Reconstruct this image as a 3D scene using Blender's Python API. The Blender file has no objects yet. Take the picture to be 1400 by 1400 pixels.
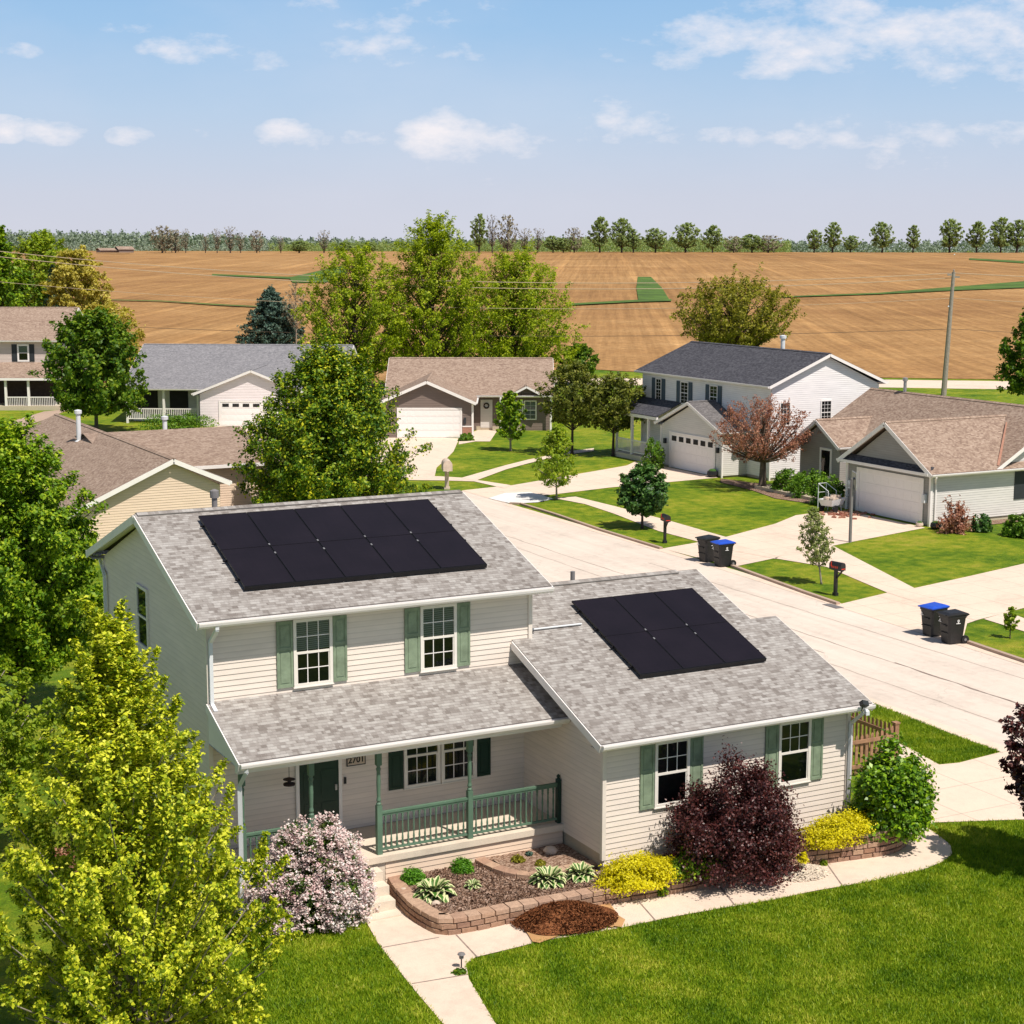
import bpy, math, random
import numpy as np
from mathutils import Vector, Matrix

rng = np.random.default_rng(11)
random.seed(5)
COL = bpy.context.scene.collection
G = -0.65
FWX, FWY = 0.463561, 0.886065
CAM = (-16.912, -28.307, 12.226)
PI = math.pi
R = math.radians

# ------------------------------------------------------------------ materials
def new_mat(name):
    m = bpy.data.materials.new(name); m.use_nodes = True
    nt = m.node_tree; nt.nodes.clear()
    out = nt.nodes.new('ShaderNodeOutputMaterial')
    return m, nt, out

def N(nt, typ, **kw):
    n = nt.nodes.new(typ)
    for k, v in kw.items():
        if k.startswith('i_'): n.inputs[k[2:].replace('_', ' ')].default_value = v
        else: setattr(n, k, v)
    return n

def c4(c): return (c[0], c[1], c[2], 1.0)

def ramp(nt, src, stops):
    r = N(nt, 'ShaderNodeValToRGB')
    e = r.color_ramp.elements
    e[0].position, e[0].color = stops[0][0], c4(stops[0][1])
    e[1].position, e[1].color = stops[-1][0], c4(stops[-1][1])
    for p, c in stops[1:-1]:
        x = e.new(p); x.color = c4(c)
    nt.links.new(src, r.inputs[0])
    return r.outputs[0]

def coords(nt, kind='Object', scale=(1, 1, 1), rot=(0, 0, 0)):
    t = N(nt, 'ShaderNodeTexCoord'); mp = N(nt, 'ShaderNodeMapping')
    mp.inputs['Scale'].default_value = scale; mp.inputs['Rotation'].default_value = rot
    nt.links.new(t.outputs[kind], mp.inputs[0])
    return mp.outputs[0]

def noise(nt, vec, scale, detail=4, rough=0.55):
    n = N(nt, 'ShaderNodeTexNoise'); n.inputs['Scale'].default_value = scale
    n.inputs['Detail'].default_value = detail; n.inputs['Roughness'].default_value = rough
    if vec is not None: nt.links.new(vec, n.inputs['Vector'])
    return n.outputs['Fac']

def mixc(nt, fac, a, b, mode='MIX'):
    m = N(nt, 'ShaderNodeMix', data_type='RGBA', blend_type=mode)
    for sock, v in ((0, fac), (6, a), (7, b)):
        if isinstance(v, bpy.types.NodeSocket): nt.links.new(v, m.inputs[sock])
        elif sock == 0: m.inputs[0].default_value = v
        else: m.inputs[sock].default_value = c4(v)
    return m.outputs[2]

def math_n(nt, op, a, b=None, c=None):
    m = N(nt, 'ShaderNodeMath', operation=op)
    for i, v in enumerate((a, b, c)):
        if v is None: continue
        if isinstance(v, bpy.types.NodeSocket): nt.links.new(v, m.inputs[i])
        else: m.inputs[i].default_value = v
    return m.outputs[0]

def principled(nt, out, col, rough=0.6, bump=None, bump_d=0.02, spec=0.5, metal=0.0):
    p = N(nt, 'ShaderNodeBsdfPrincipled')
    if isinstance(col, bpy.types.NodeSocket): nt.links.new(col, p.inputs['Base Color'])
    else: p.inputs['Base Color'].default_value = c4(col)
    p.inputs['Roughness'].default_value = rough
    p.inputs['Specular IOR Level'].default_value = spec
    p.inputs['Metallic'].default_value = metal
    if bump is not None:
        b = N(nt, 'ShaderNodeBump'); b.inputs['Distance'].default_value = bump_d
        b.inputs['Strength'].default_value = 1.0
        nt.links.new(bump, b.inputs['Height']); nt.links.new(b.outputs[0], p.inputs['Normal'])
    nt.links.new(p.outputs[0], out.inputs[0])
    return p

def m_plain(name, col, rough=0.5, var=0.12, scale=3.0, metal=0.0, spec=0.4, fine=0.0):
    m, nt, out = new_mat(name)
    v = coords(nt)
    n = noise(nt, v, scale, 5, 0.65)
    a = tuple(max(0, x * (1 - var)) for x in col); b = tuple(min(1, x * (1 + var)) for x in col)
    c = ramp(nt, n, [(0.3, a), (0.7, b)])
    if fine:
        n2 = noise(nt, v, 60.0, 2)
        c = mixc(nt, fine, c, ramp(nt, n2, [(0.3, (0.3, 0.3, 0.3)), (0.7, (1.2, 1.2, 1.2))]), 'MULTIPLY')
    principled(nt, out, c, rough, metal=metal, spec=spec)
    return m

def m_siding(name, col):
    m, nt, out = new_mat(name)
    v = coords(nt, 'Object', (0.35, 0.35, 1.2))
    n = noise(nt, v, 2.2, 5, 0.7)
    v2 = coords(nt, 'Object', (1, 1, 8.7))
    n2 = noise(nt, v2, 1.3, 1, 0.5)
    c = ramp(nt, n, [(0.25, tuple(x * 0.90 for x in col)), (0.75, tuple(min(1, x * 1.04) for x in col))])
    c = mixc(nt, 0.5, c, ramp(nt, n2, [(0.35, (0.9, 0.9, 0.91)), (0.65, (1, 1, 1))]), 'MULTIPLY')
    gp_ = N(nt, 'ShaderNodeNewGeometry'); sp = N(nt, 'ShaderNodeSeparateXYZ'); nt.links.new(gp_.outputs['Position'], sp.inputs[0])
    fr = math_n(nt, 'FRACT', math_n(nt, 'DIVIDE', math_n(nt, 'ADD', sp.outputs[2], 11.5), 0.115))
    c = mixc(nt, 1.0, c, ramp(nt, fr, [(0.0, (1.02, 1.02, 1.02)), (0.70, (1, 1, 1)), (0.86, (0.92, 0.915, 0.91)), (1.0, (0.82, 0.81, 0.80))]), 'MULTIPLY')  # lap shadow lines painted into the colour at the top of each board
    principled(nt, out, c, 0.55, spec=0.3)
    return m

def m_shingle(name, c1, c2, c3, w=0.20, h=0.092, contrast=1.0):
    m, nt, out = new_mat(name)
    uv = N(nt, 'ShaderNodeTexCoord').outputs['UV']
    # slightly wandering courses
    def brick(bw, seedshift, off):
        mp = N(nt, 'ShaderNodeMapping'); mp.inputs['Location'].default_value = (seedshift, 0, 0)
        nt.links.new(uv, mp.inputs[0])
        b = N(nt, 'ShaderNodeTexBrick'); b.offset = off; b.offset_frequency = 2; b.squash = 0.7; b.squash_frequency = 3
        b.inputs['Color1'].default_value = (0, 0, 0, 1); b.inputs['Color2'].default_value = (1, 1, 1, 1)
        b.inputs['Mortar'].default_value = (0.5, 0.5, 0.5, 1)
        b.inputs['Scale'].default_value = 1.0; b.inputs['Mortar Size'].default_value = 0.004
        b.inputs['Brick Width'].default_value = bw; b.inputs['Row Height'].default_value = h
        nt.links.new(mp.outputs[0], b.inputs['Vector'])
        return b
    b1 = brick(w, 0.0, 0.43); b2 = brick(w * 0.63, 13.37, 0.31)
    s = math_n(nt, 'ADD', b1.outputs['Color'], b2.outputs['Color']); s = math_n(nt, 'MULTIPLY', s, 0.5)
    g = noise(nt, coords(nt, 'UV', (1, 1, 1)), 90.0, 2, 0.6)
    big = noise(nt, coords(nt, 'UV', (0.6, 1.4, 1)), 1.1, 4, 0.6)
    s = math_n(nt, 'ADD', s, math_n(nt, 'MULTIPLY', math_n(nt, 'SUBTRACT', big, 0.5), 0.5))
    c = ramp(nt, s, [(0.12, c1), (0.5, c2), (0.88, c3)])
    c = mixc(nt, 0.35, c, ramp(nt, g, [(0.3, (0.45, 0.45, 0.45)), (0.7, (1.35, 1.35, 1.35))]), 'MULTIPLY')
    # dark lower lip of each course
    sep = N(nt, 'ShaderNodeSeparateXYZ'); nt.links.new(uv, sep.inputs[0])
    fr = math_n(nt, 'FRACT', math_n(nt, 'DIVIDE', sep.outputs[1], h))
    lip = ramp(nt, fr, [(0.0, (0.55, 0.55, 0.55)), (0.13, (1, 1, 1))])
    c = mixc(nt, 0.8 * contrast, c, lip, 'MULTIPLY')
    hh = math_n(nt, 'ADD', math_n(nt, 'MULTIPLY', fr, -1.0), math_n(nt, 'MULTIPLY', b2.outputs['Color'], 0.5))
    principled(nt, out, c, 0.92, bump=hh, bump_d=0.012, spec=0.2)
    return m

def m_leaf(name, cols, trans=0.35, rough=0.5, tcol=None, spec=0.25, gain=1.45, nmix=.38, nscale=.7):
    cols = [tuple(min(.85, x * gain) for x in c_) for c_ in cols]
    m, nt, out = new_mat(name)
    geo = N(nt, 'ShaderNodeNewGeometry')
    n = noise(nt, coords(nt, 'Object'), nscale, 5, .65)
    n = math_n(nt, 'ADD', math_n(nt, 'MULTIPLY', math_n(nt, 'SUBTRACT', n, .5), 1.7), .5)
    f = math_n(nt, 'ADD', math_n(nt, 'MULTIPLY', geo.outputs['Random Per Island'], 1 - nmix), math_n(nt, 'MULTIPLY', n, nmix))
    k = len(cols)
    c = ramp(nt, f, [(0.15 + 0.7 * i / (k - 1), cols[i]) for i in range(k)])
    p = N(nt, 'ShaderNodeBsdfPrincipled'); p.inputs['Roughness'].default_value = rough
    p.inputs['Specular IOR Level'].default_value = spec
    nt.links.new(c, p.inputs['Base Color'])
    t = N(nt, 'ShaderNodeBsdfTranslucent')
    tc = mixc(nt, 1.0, c, tcol or (1.25, 1.3, 0.55), 'MULTIPLY')
    nt.links.new(tc, t.inputs[0])
    mx = N(nt, 'ShaderNodeMixShader'); mx.inputs[0].default_value = trans
    nt.links.new(p.outputs[0], mx.inputs[1]); nt.links.new(t.outputs[0], mx.inputs[2])
    nt.links.new(mx.outputs[0], out.inputs[0])
    return m

def m_grass(name, far=False):
    m, nt, out = new_mat(name)
    v = coords(nt)
    big = noise(nt, v, 0.22, 5, 0.6)
    mid = noise(nt, v, 1.6, 5, 0.65)
    fine = noise(nt, coords(nt, 'Object', (1, 1, 1), (0, 0, 0.5)), 22.0, 4, 0.75)
    f = math_n(nt, 'ADD', math_n(nt, 'MULTIPLY', big, 0.5), math_n(nt, 'MULTIPLY', mid, 0.5))
    c = ramp(nt, f, [(0.36, (0.06, 0.135, 0.006)), (0.46, (0.13, 0.22, 0.010)), (0.55, (0.25, 0.305, 0.018)), (0.66, (0.40, 0.36, 0.05))])
    c = mixc(nt, 0.75, c, ramp(nt, fine, [(0.3, (0.42, 0.45, 0.4)), (0.7, (1.45, 1.4, 1.3))]), 'MULTIPLY')
    # faint mowing bands
    w = N(nt, 'ShaderNodeTexWave', wave_type='BANDS', bands_direction='X')
    w.inputs['Scale'].default_value = 0.28; w.inputs['Distortion'].default_value = 1.5
    nt.links.new(coords(nt, 'Object', (1, 1, 1), (0, 0, 1.2)), w.inputs['Vector'])
    c = mixc(nt, 0.22, c, ramp(nt, w.outputs['Fac'], [(0.3, (0.8, 0.85, 0.8)), (0.7, (1.15, 1.1, 1.1))]), 'MULTIPLY')
    principled(nt, out, c, 0.8, bump=math_n(nt, 'ADD', fine, mid), bump_d=0.05, spec=0.15)
    return m

def m_concrete(name, col, joints=0.0, crack=False, jx=1.5):
    m, nt, out = new_mat(name)
    v = coords(nt)
    big = noise(nt, v, 0.35, 5, 0.6); mid = noise(nt, v, 3.0, 6, 0.7); fine = noise(nt, v, 45, 3, 0.7)
    f = math_n(nt, 'ADD', math_n(nt, 'MULTIPLY', big, 0.55), math_n(nt, 'MULTIPLY', mid, 0.45))
    c = ramp(nt, f, [(0.3, tuple(x * 0.80 for x in col)), (0.5, col), (0.7, tuple(min(1, x * 1.08) for x in col))])
    c = mixc(nt, 0.35, c, ramp(nt, fine, [(0.3, (0.7, 0.7, 0.7)), (0.7, (1.2, 1.2, 1.2))]), 'MULTIPLY')
    if joints:
        sep = N(nt, 'ShaderNodeSeparateXYZ'); nt.links.new(v, sep.inputs[0])
        for ax, sz in ((0, jx), (1, joints)):
            fr = math_n(nt, 'FRACT', math_n(nt, 'DIVIDE', sep.outputs[ax], sz))
            d = math_n(nt, 'LESS_THAN', fr, 0.03 / sz)
            c = mixc(nt, math_n(nt, 'MULTIPLY', d, 0.45), c, tuple(x * 0.35 for x in col))
    if crack:
        vo = N(nt, 'ShaderNodeTexVoronoi', feature='DISTANCE_TO_EDGE'); vo.inputs['Scale'].default_value = 0.22
        dv = N(nt, 'ShaderNodeMix', data_type='VECTOR'); 
        nz = N(nt, 'ShaderNodeTexNoise'); nz.inputs['Scale'].default_value = 0.8; nz.inputs['Detail'].default_value = 5
        nt.links.new(v, nz.inputs['Vector'])
        add = N(nt, 'ShaderNodeVectorMath', operation='ADD'); sc = N(nt, 'ShaderNodeVectorMath', operation='SCALE'); sc.inputs['Scale'].default_value = 2.2
        nt.links.new(nz.outputs['Color'], sc.inputs[0]); nt.links.new(v, add.inputs[0]); nt.links.new(sc.outputs[0], add.inputs[1])
        nt.links.new(add.outputs[0], vo.inputs['Vector'])
        ln = math_n(nt, 'LESS_THAN', vo.outputs['Distance'], 0.004)
        pm = math_n(nt, 'GREATER_THAN', noise(nt, v, 0.15, 2), 0.5)
        c = mixc(nt, math_n(nt, 'MULTIPLY', math_n(nt, 'MULTIPLY', ln, pm), 0.25), c, tuple(x * 0.5 for x in col))
        sx = noise(nt, coords(nt, 'Object', (2.0, 0.06, 1)), 1.0, 4, 0.7)
        c = mixc(nt, 0.6, c, ramp(nt, sx, [(0.35, (0.89, 0.88, 0.87)), (0.6, (1.04, 1.04, 1.04))]), 'MULTIPLY')
    principled(nt, out, c, 0.85, bump=fine, bump_d=0.004, spec=0.2)
    return m

def m_field(name):
    m, nt, out = new_mat(name)
    v = coords(nt)
    big = noise(nt, coords(nt, 'Object', (1, 1, 0.0)), 0.006, 5, 0.6)
    mid = noise(nt, v, 0.06, 6, 0.65); fine = noise(nt, v, 1.3, 4, 0.75)
    f = math_n(nt, 'ADD', math_n(nt, 'MULTIPLY', big, 0.5), math_n(nt, 'MULTIPLY', mid, 0.5))
    c = ramp(nt, f, [(0.36, (0.30, 0.165, 0.072)), (0.5, (0.40, 0.232, 0.10)), (0.64, (0.50, 0.31, 0.145))])
    c = mixc(nt, 0.9, c, ramp(nt, fine, [(0.25, (0.55, 0.53, 0.50)), (0.75, (1.35, 1.33, 1.28))]), 'MULTIPLY')
    turned = coords(nt, 'Object', (1, 1, 1), (0, 0, 0.54))
    def along(sx, sy):
        mp = N(nt, 'ShaderNodeMapping'); mp.inputs['Scale'].default_value = (sx, sy, 0); nt.links.new(turned, mp.inputs[0]); return mp.outputs[0]
    rows = noise(nt, along(0.8, 0.012), 1.0, 3, 0.7)
    c = mixc(nt, 0.85, c, ramp(nt, rows, [(0.3, (0.72, 0.70, 0.67)), (0.7, (1.2, 1.2, 1.18))]), 'MULTIPLY')
    rows2 = noise(nt, along(0.09, 0.005), 1.0, 3, 0.6)
    c = mixc(nt, 0.5, c, ramp(nt, rows2, [(0.3, (0.84, 0.84, 0.82)), (0.7, (1.12, 1.12, 1.12))]), 'MULTIPLY')
    w2 = N(nt, 'ShaderNodeTexWave', wave_type='BANDS', bands_direction='X')
    w2.inputs['Scale'].default_value = 0.014; w2.inputs['Distortion'].default_value = 0.4; w2.inputs['Detail'].default_value = 1
    nt.links.new(coords(nt, 'Object', (1, 1, 0), (0, 0, 0.53)), w2.inputs['Vector'])
    c = mixc(nt, 0.7, c, ramp(nt, w2.outputs['Fac'], [(0.97, (1, 1, 1)), (0.992, (1.22, 1.22, 1.2))]), 'MULTIPLY')
    principled(nt, out, c, 0.95, spec=0.1)
    return m

def m_glass(name):
    m, nt, out = new_mat(name)
    t = N(nt, 'ShaderNodeBsdfTransparent'); t.inputs[0].default_value = (0.75, 0.8, 0.8, 1)
    g = N(nt, 'ShaderNodeBsdfGlossy'); g.inputs['Roughness'].default_value = 0.03; g.inputs[0].default_value = (0.9, 0.93, 0.95, 1)
    fr = N(nt, 'ShaderNodeFresnel'); fr.inputs[0].default_value = 1.5
    mx = N(nt, 'ShaderNodeMixShader')
    nt.links.new(math_n(nt, 'MULTIPLY', fr.outputs[0], 1.0), mx.inputs[0])
    nt.links.new(t.outputs[0], mx.inputs[1]); nt.links.new(g.outputs[0], mx.inputs[2]); nt.links.new(mx.outputs[0], out.inputs[0])
    return m

def m_blocks(name, cols, scale_noise=9.0):
    m, nt, out = new_mat(name)
    geo = N(nt, 'ShaderNodeNewGeometry')
    c = ramp(nt, geo.outputs['Random Per Island'], [(i / (len(cols) - 1), cols[i]) for i in range(len(cols))])
    n = noise(nt, coords(nt), scale_noise, 5, 0.7)
    c = mixc(nt, 0.6, c, ramp(nt, n, [(0.3, (0.62, 0.6, 0.6)), (0.7, (1.25, 1.25, 1.2))]), 'MULTIPLY')
    principled(nt, out, c, 0.9, bump=n, bump_d=0.03, spec=0.15)
    return m

def m_mulch(name, c1, c2, c3, sc=26.0):
    m, nt, out = new_mat(name)
    v = coords(nt, 'Object', (1, 1.6, 1))
    vo = N(nt, 'ShaderNodeTexVoronoi'); vo.inputs['Scale'].default_value = sc; nt.links.new(v, vo.inputs['Vector'])
    s = N(nt, 'ShaderNodeSeparateColor'); nt.links.new(vo.outputs['Color'], s.inputs[0])
    n = noise(nt, v, 2.5, 4)
    f = math_n(nt, 'ADD', math_n(nt, 'MULTIPLY', s.outputs[0], 0.7), math_n(nt, 'MULTIPLY', n, 0.3))
    c = ramp(nt, f, [(0.2, c1), (0.5, c2), (0.8, c3)])
    principled(nt, out, c, 0.95, bump=s.outputs[1], bump_d=0.03, spec=0.1)
    return m

def m_hosta(name):
    m, nt, out = new_mat(name)
    uv = N(nt, 'ShaderNodeTexCoord').outputs['UV']; sep = N(nt, 'ShaderNodeSeparateXYZ'); nt.links.new(uv, sep.inputs[0])
    d = math_n(nt, 'ABSOLUTE', math_n(nt, 'SUBTRACT', sep.outputs[0], 0.5))
    c = ramp(nt, d, [(0.2, (0.06, 0.16, 0.02)), (0.27, (0.62, 0.62, 0.33))])
    principled(nt, out, c, 0.5, spec=0.3)
    return m

M = {}
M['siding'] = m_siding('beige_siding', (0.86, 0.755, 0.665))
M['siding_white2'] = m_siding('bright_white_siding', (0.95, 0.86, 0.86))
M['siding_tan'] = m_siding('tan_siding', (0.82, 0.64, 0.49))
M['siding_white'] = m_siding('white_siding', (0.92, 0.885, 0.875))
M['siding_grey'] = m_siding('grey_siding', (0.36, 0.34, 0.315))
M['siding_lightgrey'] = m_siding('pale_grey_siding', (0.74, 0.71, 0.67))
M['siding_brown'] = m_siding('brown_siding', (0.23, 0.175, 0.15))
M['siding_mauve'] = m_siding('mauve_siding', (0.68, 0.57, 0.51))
M['trim'] = m_plain('white_trim', (0.90, 0.855, 0.825), 0.45, 0.04, 2)
M['trim_beige'] = m_plain('beige_trim', (0.80, 0.72, 0.64), 0.5, 0.05, 2)
M['soffit'] = m_plain('soffit', (0.55, 0.52, 0.46), 0.6, 0.05)
M['frame'] = m_plain('cream_window_vinyl', (0.84, 0.79, 0.72), 0.45, 0.04)
M['shingle'] = m_shingle('grey_brown_shingle', (0.215, 0.19, 0.172), (0.345, 0.32, 0.298), (0.455, 0.435, 0.41))
M['shingle_tan'] = m_shingle('tan_shingle', (0.25, 0.172, 0.132), (0.36, 0.262, 0.20), (0.46, 0.35, 0.275), contrast=0.8)
M['shingle_dark'] = m_shingle('charcoal_shingle', (0.05, 0.05, 0.06), (0.085, 0.085, 0.1), (0.125, 0.125, 0.14), contrast=0.6)
M['shingle_mid'] = m_shingle('dim_grey_shingle', (0.11, 0.105, 0.105), (0.165, 0.155, 0.155), (0.23, 0.215, 0.215), contrast=0.5)
M['shingle_grey'] = m_shingle('mid_grey_shingle', (0.19, 0.19, 0.205), (0.255, 0.25, 0.265), (0.32, 0.315, 0.33), contrast=0.5)
M['green'] = m_plain('green_paint', (0.105, 0.185, 0.125), 0.55, 0.16, 1.5)
M['shutter'] = m_plain('faded_green_shutter', (0.225, 0.29, 0.195), 0.6, 0.25, 3.5)
M['green_dark'] = m_plain('dark_green_paint', (0.010, 0.038, 0.026), 0.4, 0.1)
M['shutter_dark'] = m_plain('dark_shutter', (0.03, 0.035, 0.04), 0.6, 0.1)
M['shutter_slate'] = m_plain('slate_shutter', (0.07, 0.10, 0.125), 0.6, 0.1)
M['dark'] = m_plain('window_interior', (0.022, 0.02, 0.02), 0.8, 0.5, 1.3)
M['blind'] = m_plain('window_blind', (0.42, 0.42, 0.40), 0.7, 0.05)
M['glass'] = m_glass('window_glass')
M['garage_door'] = m_plain('white_garage_door', (0.93, 0.885, 0.86), 0.4, 0.02)
M['porch_floor'] = m_concrete('porch_concrete', (0.72, 0.62, 0.50))
M['foundation'] = m_concrete('foundation_concrete', (0.56, 0.48, 0.36))
M['concrete'] = m_concrete('pavement_concrete', (0.78, 0.625, 0.50), joints=1.6, jx=1.6)
M['concrete_new'] = m_concrete('new_concrete', (0.82, 0.80, 0.77))
M['walk'] = m_concrete('walk_concrete', (0.76, 0.61, 0.49))
M['road'] = m_concrete('street_surface', (0.72, 0.62, 0.53), crack=True)
M['kerb'] = m_concrete('kerb_concrete', (0.47, 0.35, 0.27))
M['seam'] = m_plain('tar_seam', (0.27, 0.21, 0.175), 0.9, 0.3, 6)
M['seam_pale'] = m_plain('faint_street_seam', (0.42, 0.345, 0.285), 0.9, 0.3, 6)
M['grass'] = m_grass('lawn_grass')
M['blade'] = m_leaf('grass_blade', [(0.04, 0.105, 0.004), (0.12, 0.215, 0.006), (0.27, 0.35, 0.014), (.52, .49, .08)], 0.28, gain=1.25, nmix=.66, nscale=.75)
M['field'] = m_field('tilled_soil')
M['field_green'] = m_plain('field_strip_grass', (0.085, 0.16, 0.02), 0.9, 0.45, 0.15, fine=0.4)
M['metal'] = m_plain('galvanised_metal', (0.42, 0.42, 0.42), 0.45, 0.2, 5, metal=0.6)
M['white_metal'] = m_plain('white_metal', (0.72, 0.74, 0.76), 0.4, 0.05)
M['pipe_grey'] = m_plain('grey_pipe', (0.20, 0.19, 0.19), 0.6, 0.15)
M['black'] = m_plain('black_plastic', (0.018, 0.018, 0.02), 0.45, 0.2)
M['black_frame'] = m_plain('black_anodised_frame', (0.006, 0.006, 0.009), 0.5, 0.1)
M['blue_lid'] = m_plain('blue_plastic', (0.02, 0.085, 0.55), 0.4, 0.1)
M['white_mark'] = m_plain('white_print', (0.75, 0.75, 0.75), 0.5, 0.02)
M['red_mark'] = m_plain('red_numbers', (0.65, 0.05, 0.02), 0.5, 0.05)
M['wood_fence'] = m_plain('weathered_wood', (0.34, 0.19, 0.11), 0.8, 0.3, 7)
M['bark'] = m_plain('bark', (0.13, 0.10, 0.075), 0.9, 0.35, 8, fine=0.4)
M['bark_dark'] = m_plain('dark_bark', (0.06, 0.04, 0.035), 0.9, 0.3, 8)
M['bark_pale'] = m_plain('pale_bark', (0.30, 0.26, 0.21), 0.9, 0.3, 8)
M['pole_wood'] = m_plain('grey_pole_wood', (0.33, 0.29, 0.25), 0.85, 0.2, 5)
M['wire'] = m_plain('pale_cable', (0.55, 0.42, 0.30), 0.6, 0.1)
M['wire_dark'] = m_plain('dark_cable', (0.10, 0.07, 0.05), 0.6, 0.1)
M['blocks'] = m_blocks('tan_wall_blocks', [(0.33, 0.19, 0.125), (0.42, 0.27, 0.185), (0.29, 0.17, 0.125), (0.48, 0.32, 0.22)])
M['caps'] = m_blocks('cap_blocks', [(0.45, 0.29, 0.20), (0.52, 0.36, 0.26), (0.40, 0.25, 0.18)])
M['mulch'] = m_mulch('bed_mulch', (0.12, 0.065, 0.04), (0.30, 0.19, 0.135), (0.48, 0.35, 0.265))
M['mulch_pile'] = m_mulch('red_brown_mulch', (0.05, 0.018, 0.008), (0.17, 0.058, 0.022), (0.30, 0.12, 0.05), 34)
M['cardboard'] = m_plain('cardboard', (0.50, 0.28, 0.12), 0.85, 0.15)
M['gravel'] = m_blocks('white_stones', [(0.62, 0.52, 0.40), (0.75, 0.66, 0.54), (0.50, 0.42, 0.33)])
M['stone'] = m_plain('pale_stone', (0.62, 0.50, 0.40), 0.8, 0.15)
M['hosta'] = m_hosta('variegated_leaf')
M['brick'] = m_blocks('loose_bricks', [(0.36, 0.14, 0.09), (0.45, 0.25, 0.18), (0.3, 0.1, 0.07)])
L_ = m_leaf
M['l_maple'] = L_('yellow_green_maple_leaf', [(0.04, 0.09, 0.004), (0.19, 0.25, 0.010), (0.44, 0.45, 0.02), (0.64, 0.57, 0.07)], 0.28, gain=1.55)
M['l_green'] = L_('bright_green_leaf', [(0.035, 0.095, 0.005), (0.13, 0.23, 0.010), (0.32, 0.39, 0.018)], 0.28)
M['l_mid'] = L_('mid_green_leaf', [(0.022, 0.065, 0.005), (0.07, 0.14, 0.008), (0.18, 0.24, 0.014)], 0.25)
M['l_pear'] = L_('green_and_gold_leaf', [(0.014, 0.045, 0.004), (0.055, 0.12, 0.007), (0.16, 0.235, 0.010), (0.42, 0.40, 0.015)], 0.22)
M['l_lime'] = L_('lime_leaf', [(0.10, 0.17, 0.012), (0.20, 0.28, 0.02), (0.34, 0.38, 0.03)], 0.4)
M['l_olive'] = L_('olive_leaf', [(0.045, 0.065, 0.012), (0.11, 0.13, 0.018), (0.19, 0.19, 0.03)], 0.3)
M['l_olive2'] = L_('yellow_olive_leaf', [(0.075, 0.12, 0.006), (0.21, 0.275, 0.010), (0.40, 0.43, 0.022)], 0.42)
M['l_brownolive'] = L_('bronze_green_leaf', [(0.085, 0.08, 0.012), (0.19, 0.18, 0.018), (0.31, 0.29, 0.03)], 0.35)
M['l_dark'] = L_('dark_round_leaf', [(0.018, 0.055, 0.014), (0.045, 0.11, 0.022), (0.10, 0.18, 0.035)], 0.2, 0.35, spec=0.4)
M['l_spruce'] = L_('blue_spruce_needle', [(0.02, 0.045, 0.035), (0.05, 0.095, 0.07), (0.10, 0.15, 0.11)], 0.1, tcol=(1, 1, 0.9))
M['l_fir'] = L_('dark_needle', [(0.012, 0.03, 0.015), (0.03, 0.06, 0.028), (0.055, 0.095, 0.04)], 0.1, tcol=(1, 1, 0.9))
M['l_goldwillow'] = L_('golden_willow_leaf', [(0.22, 0.19, 0.03), (0.36, 0.31, 0.05), (0.50, 0.44, 0.12)], 0.35)
M['l_redbud'] = L_('rusty_red_leaf', [(0.18, 0.07, 0.045), (0.30, 0.14, 0.09), (0.40, 0.24, 0.16)], 0.3, tcol=(1.2, 0.9, 0.7))
M['l_willow'] = L_('grey_green_willow_leaf', [(0.11, 0.15, 0.04), (0.21, 0.25, 0.085), (0.36, 0.36, 0.17)], 0.35)
M['l_purple'] = L_('dark_purple_leaf', [(0.02, 0.006, 0.007), (0.05, 0.013, 0.013), (0.13, 0.04, 0.032)], 0.2, 0.4, tcol=(1.3, 0.5, 0.4), spec=0.5)
M['l_yellow'] = L_('golden_yellow_leaf', [(0.42, 0.38, 0.008), (0.68, 0.60, 0.010), (0.80, 0.72, 0.03)], 0.35, gain=1.1)
M['l_shrub'] = L_('glossy_green_leaf', [(0.03, 0.085, 0.004), (0.11, 0.22, 0.007), (0.26, 0.38, 0.012)], 0.3, 0.4, spec=0.5)
M['l_lilac'] = L_('lilac_foliage', [(0.02, 0.05, 0.008), (0.05, 0.10, 0.012), (0.12, 0.17, 0.02)], 0.25)
M['blossom'] = L_('pink_blossom', [(0.58, 0.38, 0.38), (0.74, 0.55, 0.51), (0.80, 0.69, 0.63)], 0.25, 0.7, tcol=(1, 0.9, 0.95), gain=1.3)
M['l_box'] = L_('boxwood_leaf', [(0.035, 0.12, 0.008), (0.075, 0.20, 0.012), (0.13, 0.28, 0.02)], 0.25)
M['l_hedge'] = L_('hedge_leaf', [(0.04, 0.10, 0.008), (0.085, 0.18, 0.012), (0.16, 0.25, 0.02)], 0.25)
M['l_far'] = L_('hazy_green_leaf', [(0.13, 0.18, 0.07), (0.20, 0.26, 0.10), (0.28, 0.33, 0.14)], 0.4, 0.8)  # distance haze put into the colour of the far foliage
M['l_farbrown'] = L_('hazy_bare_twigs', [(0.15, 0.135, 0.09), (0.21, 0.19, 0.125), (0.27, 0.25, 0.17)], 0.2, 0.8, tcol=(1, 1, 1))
M['l_farblue'] = L_('blue_green_distance', [(0.115, 0.145, 0.115), (0.165, 0.205, 0.15), (0.22, 0.26, 0.185)], 0.15, 0.9, tcol=(1, 1, 1))

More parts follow.
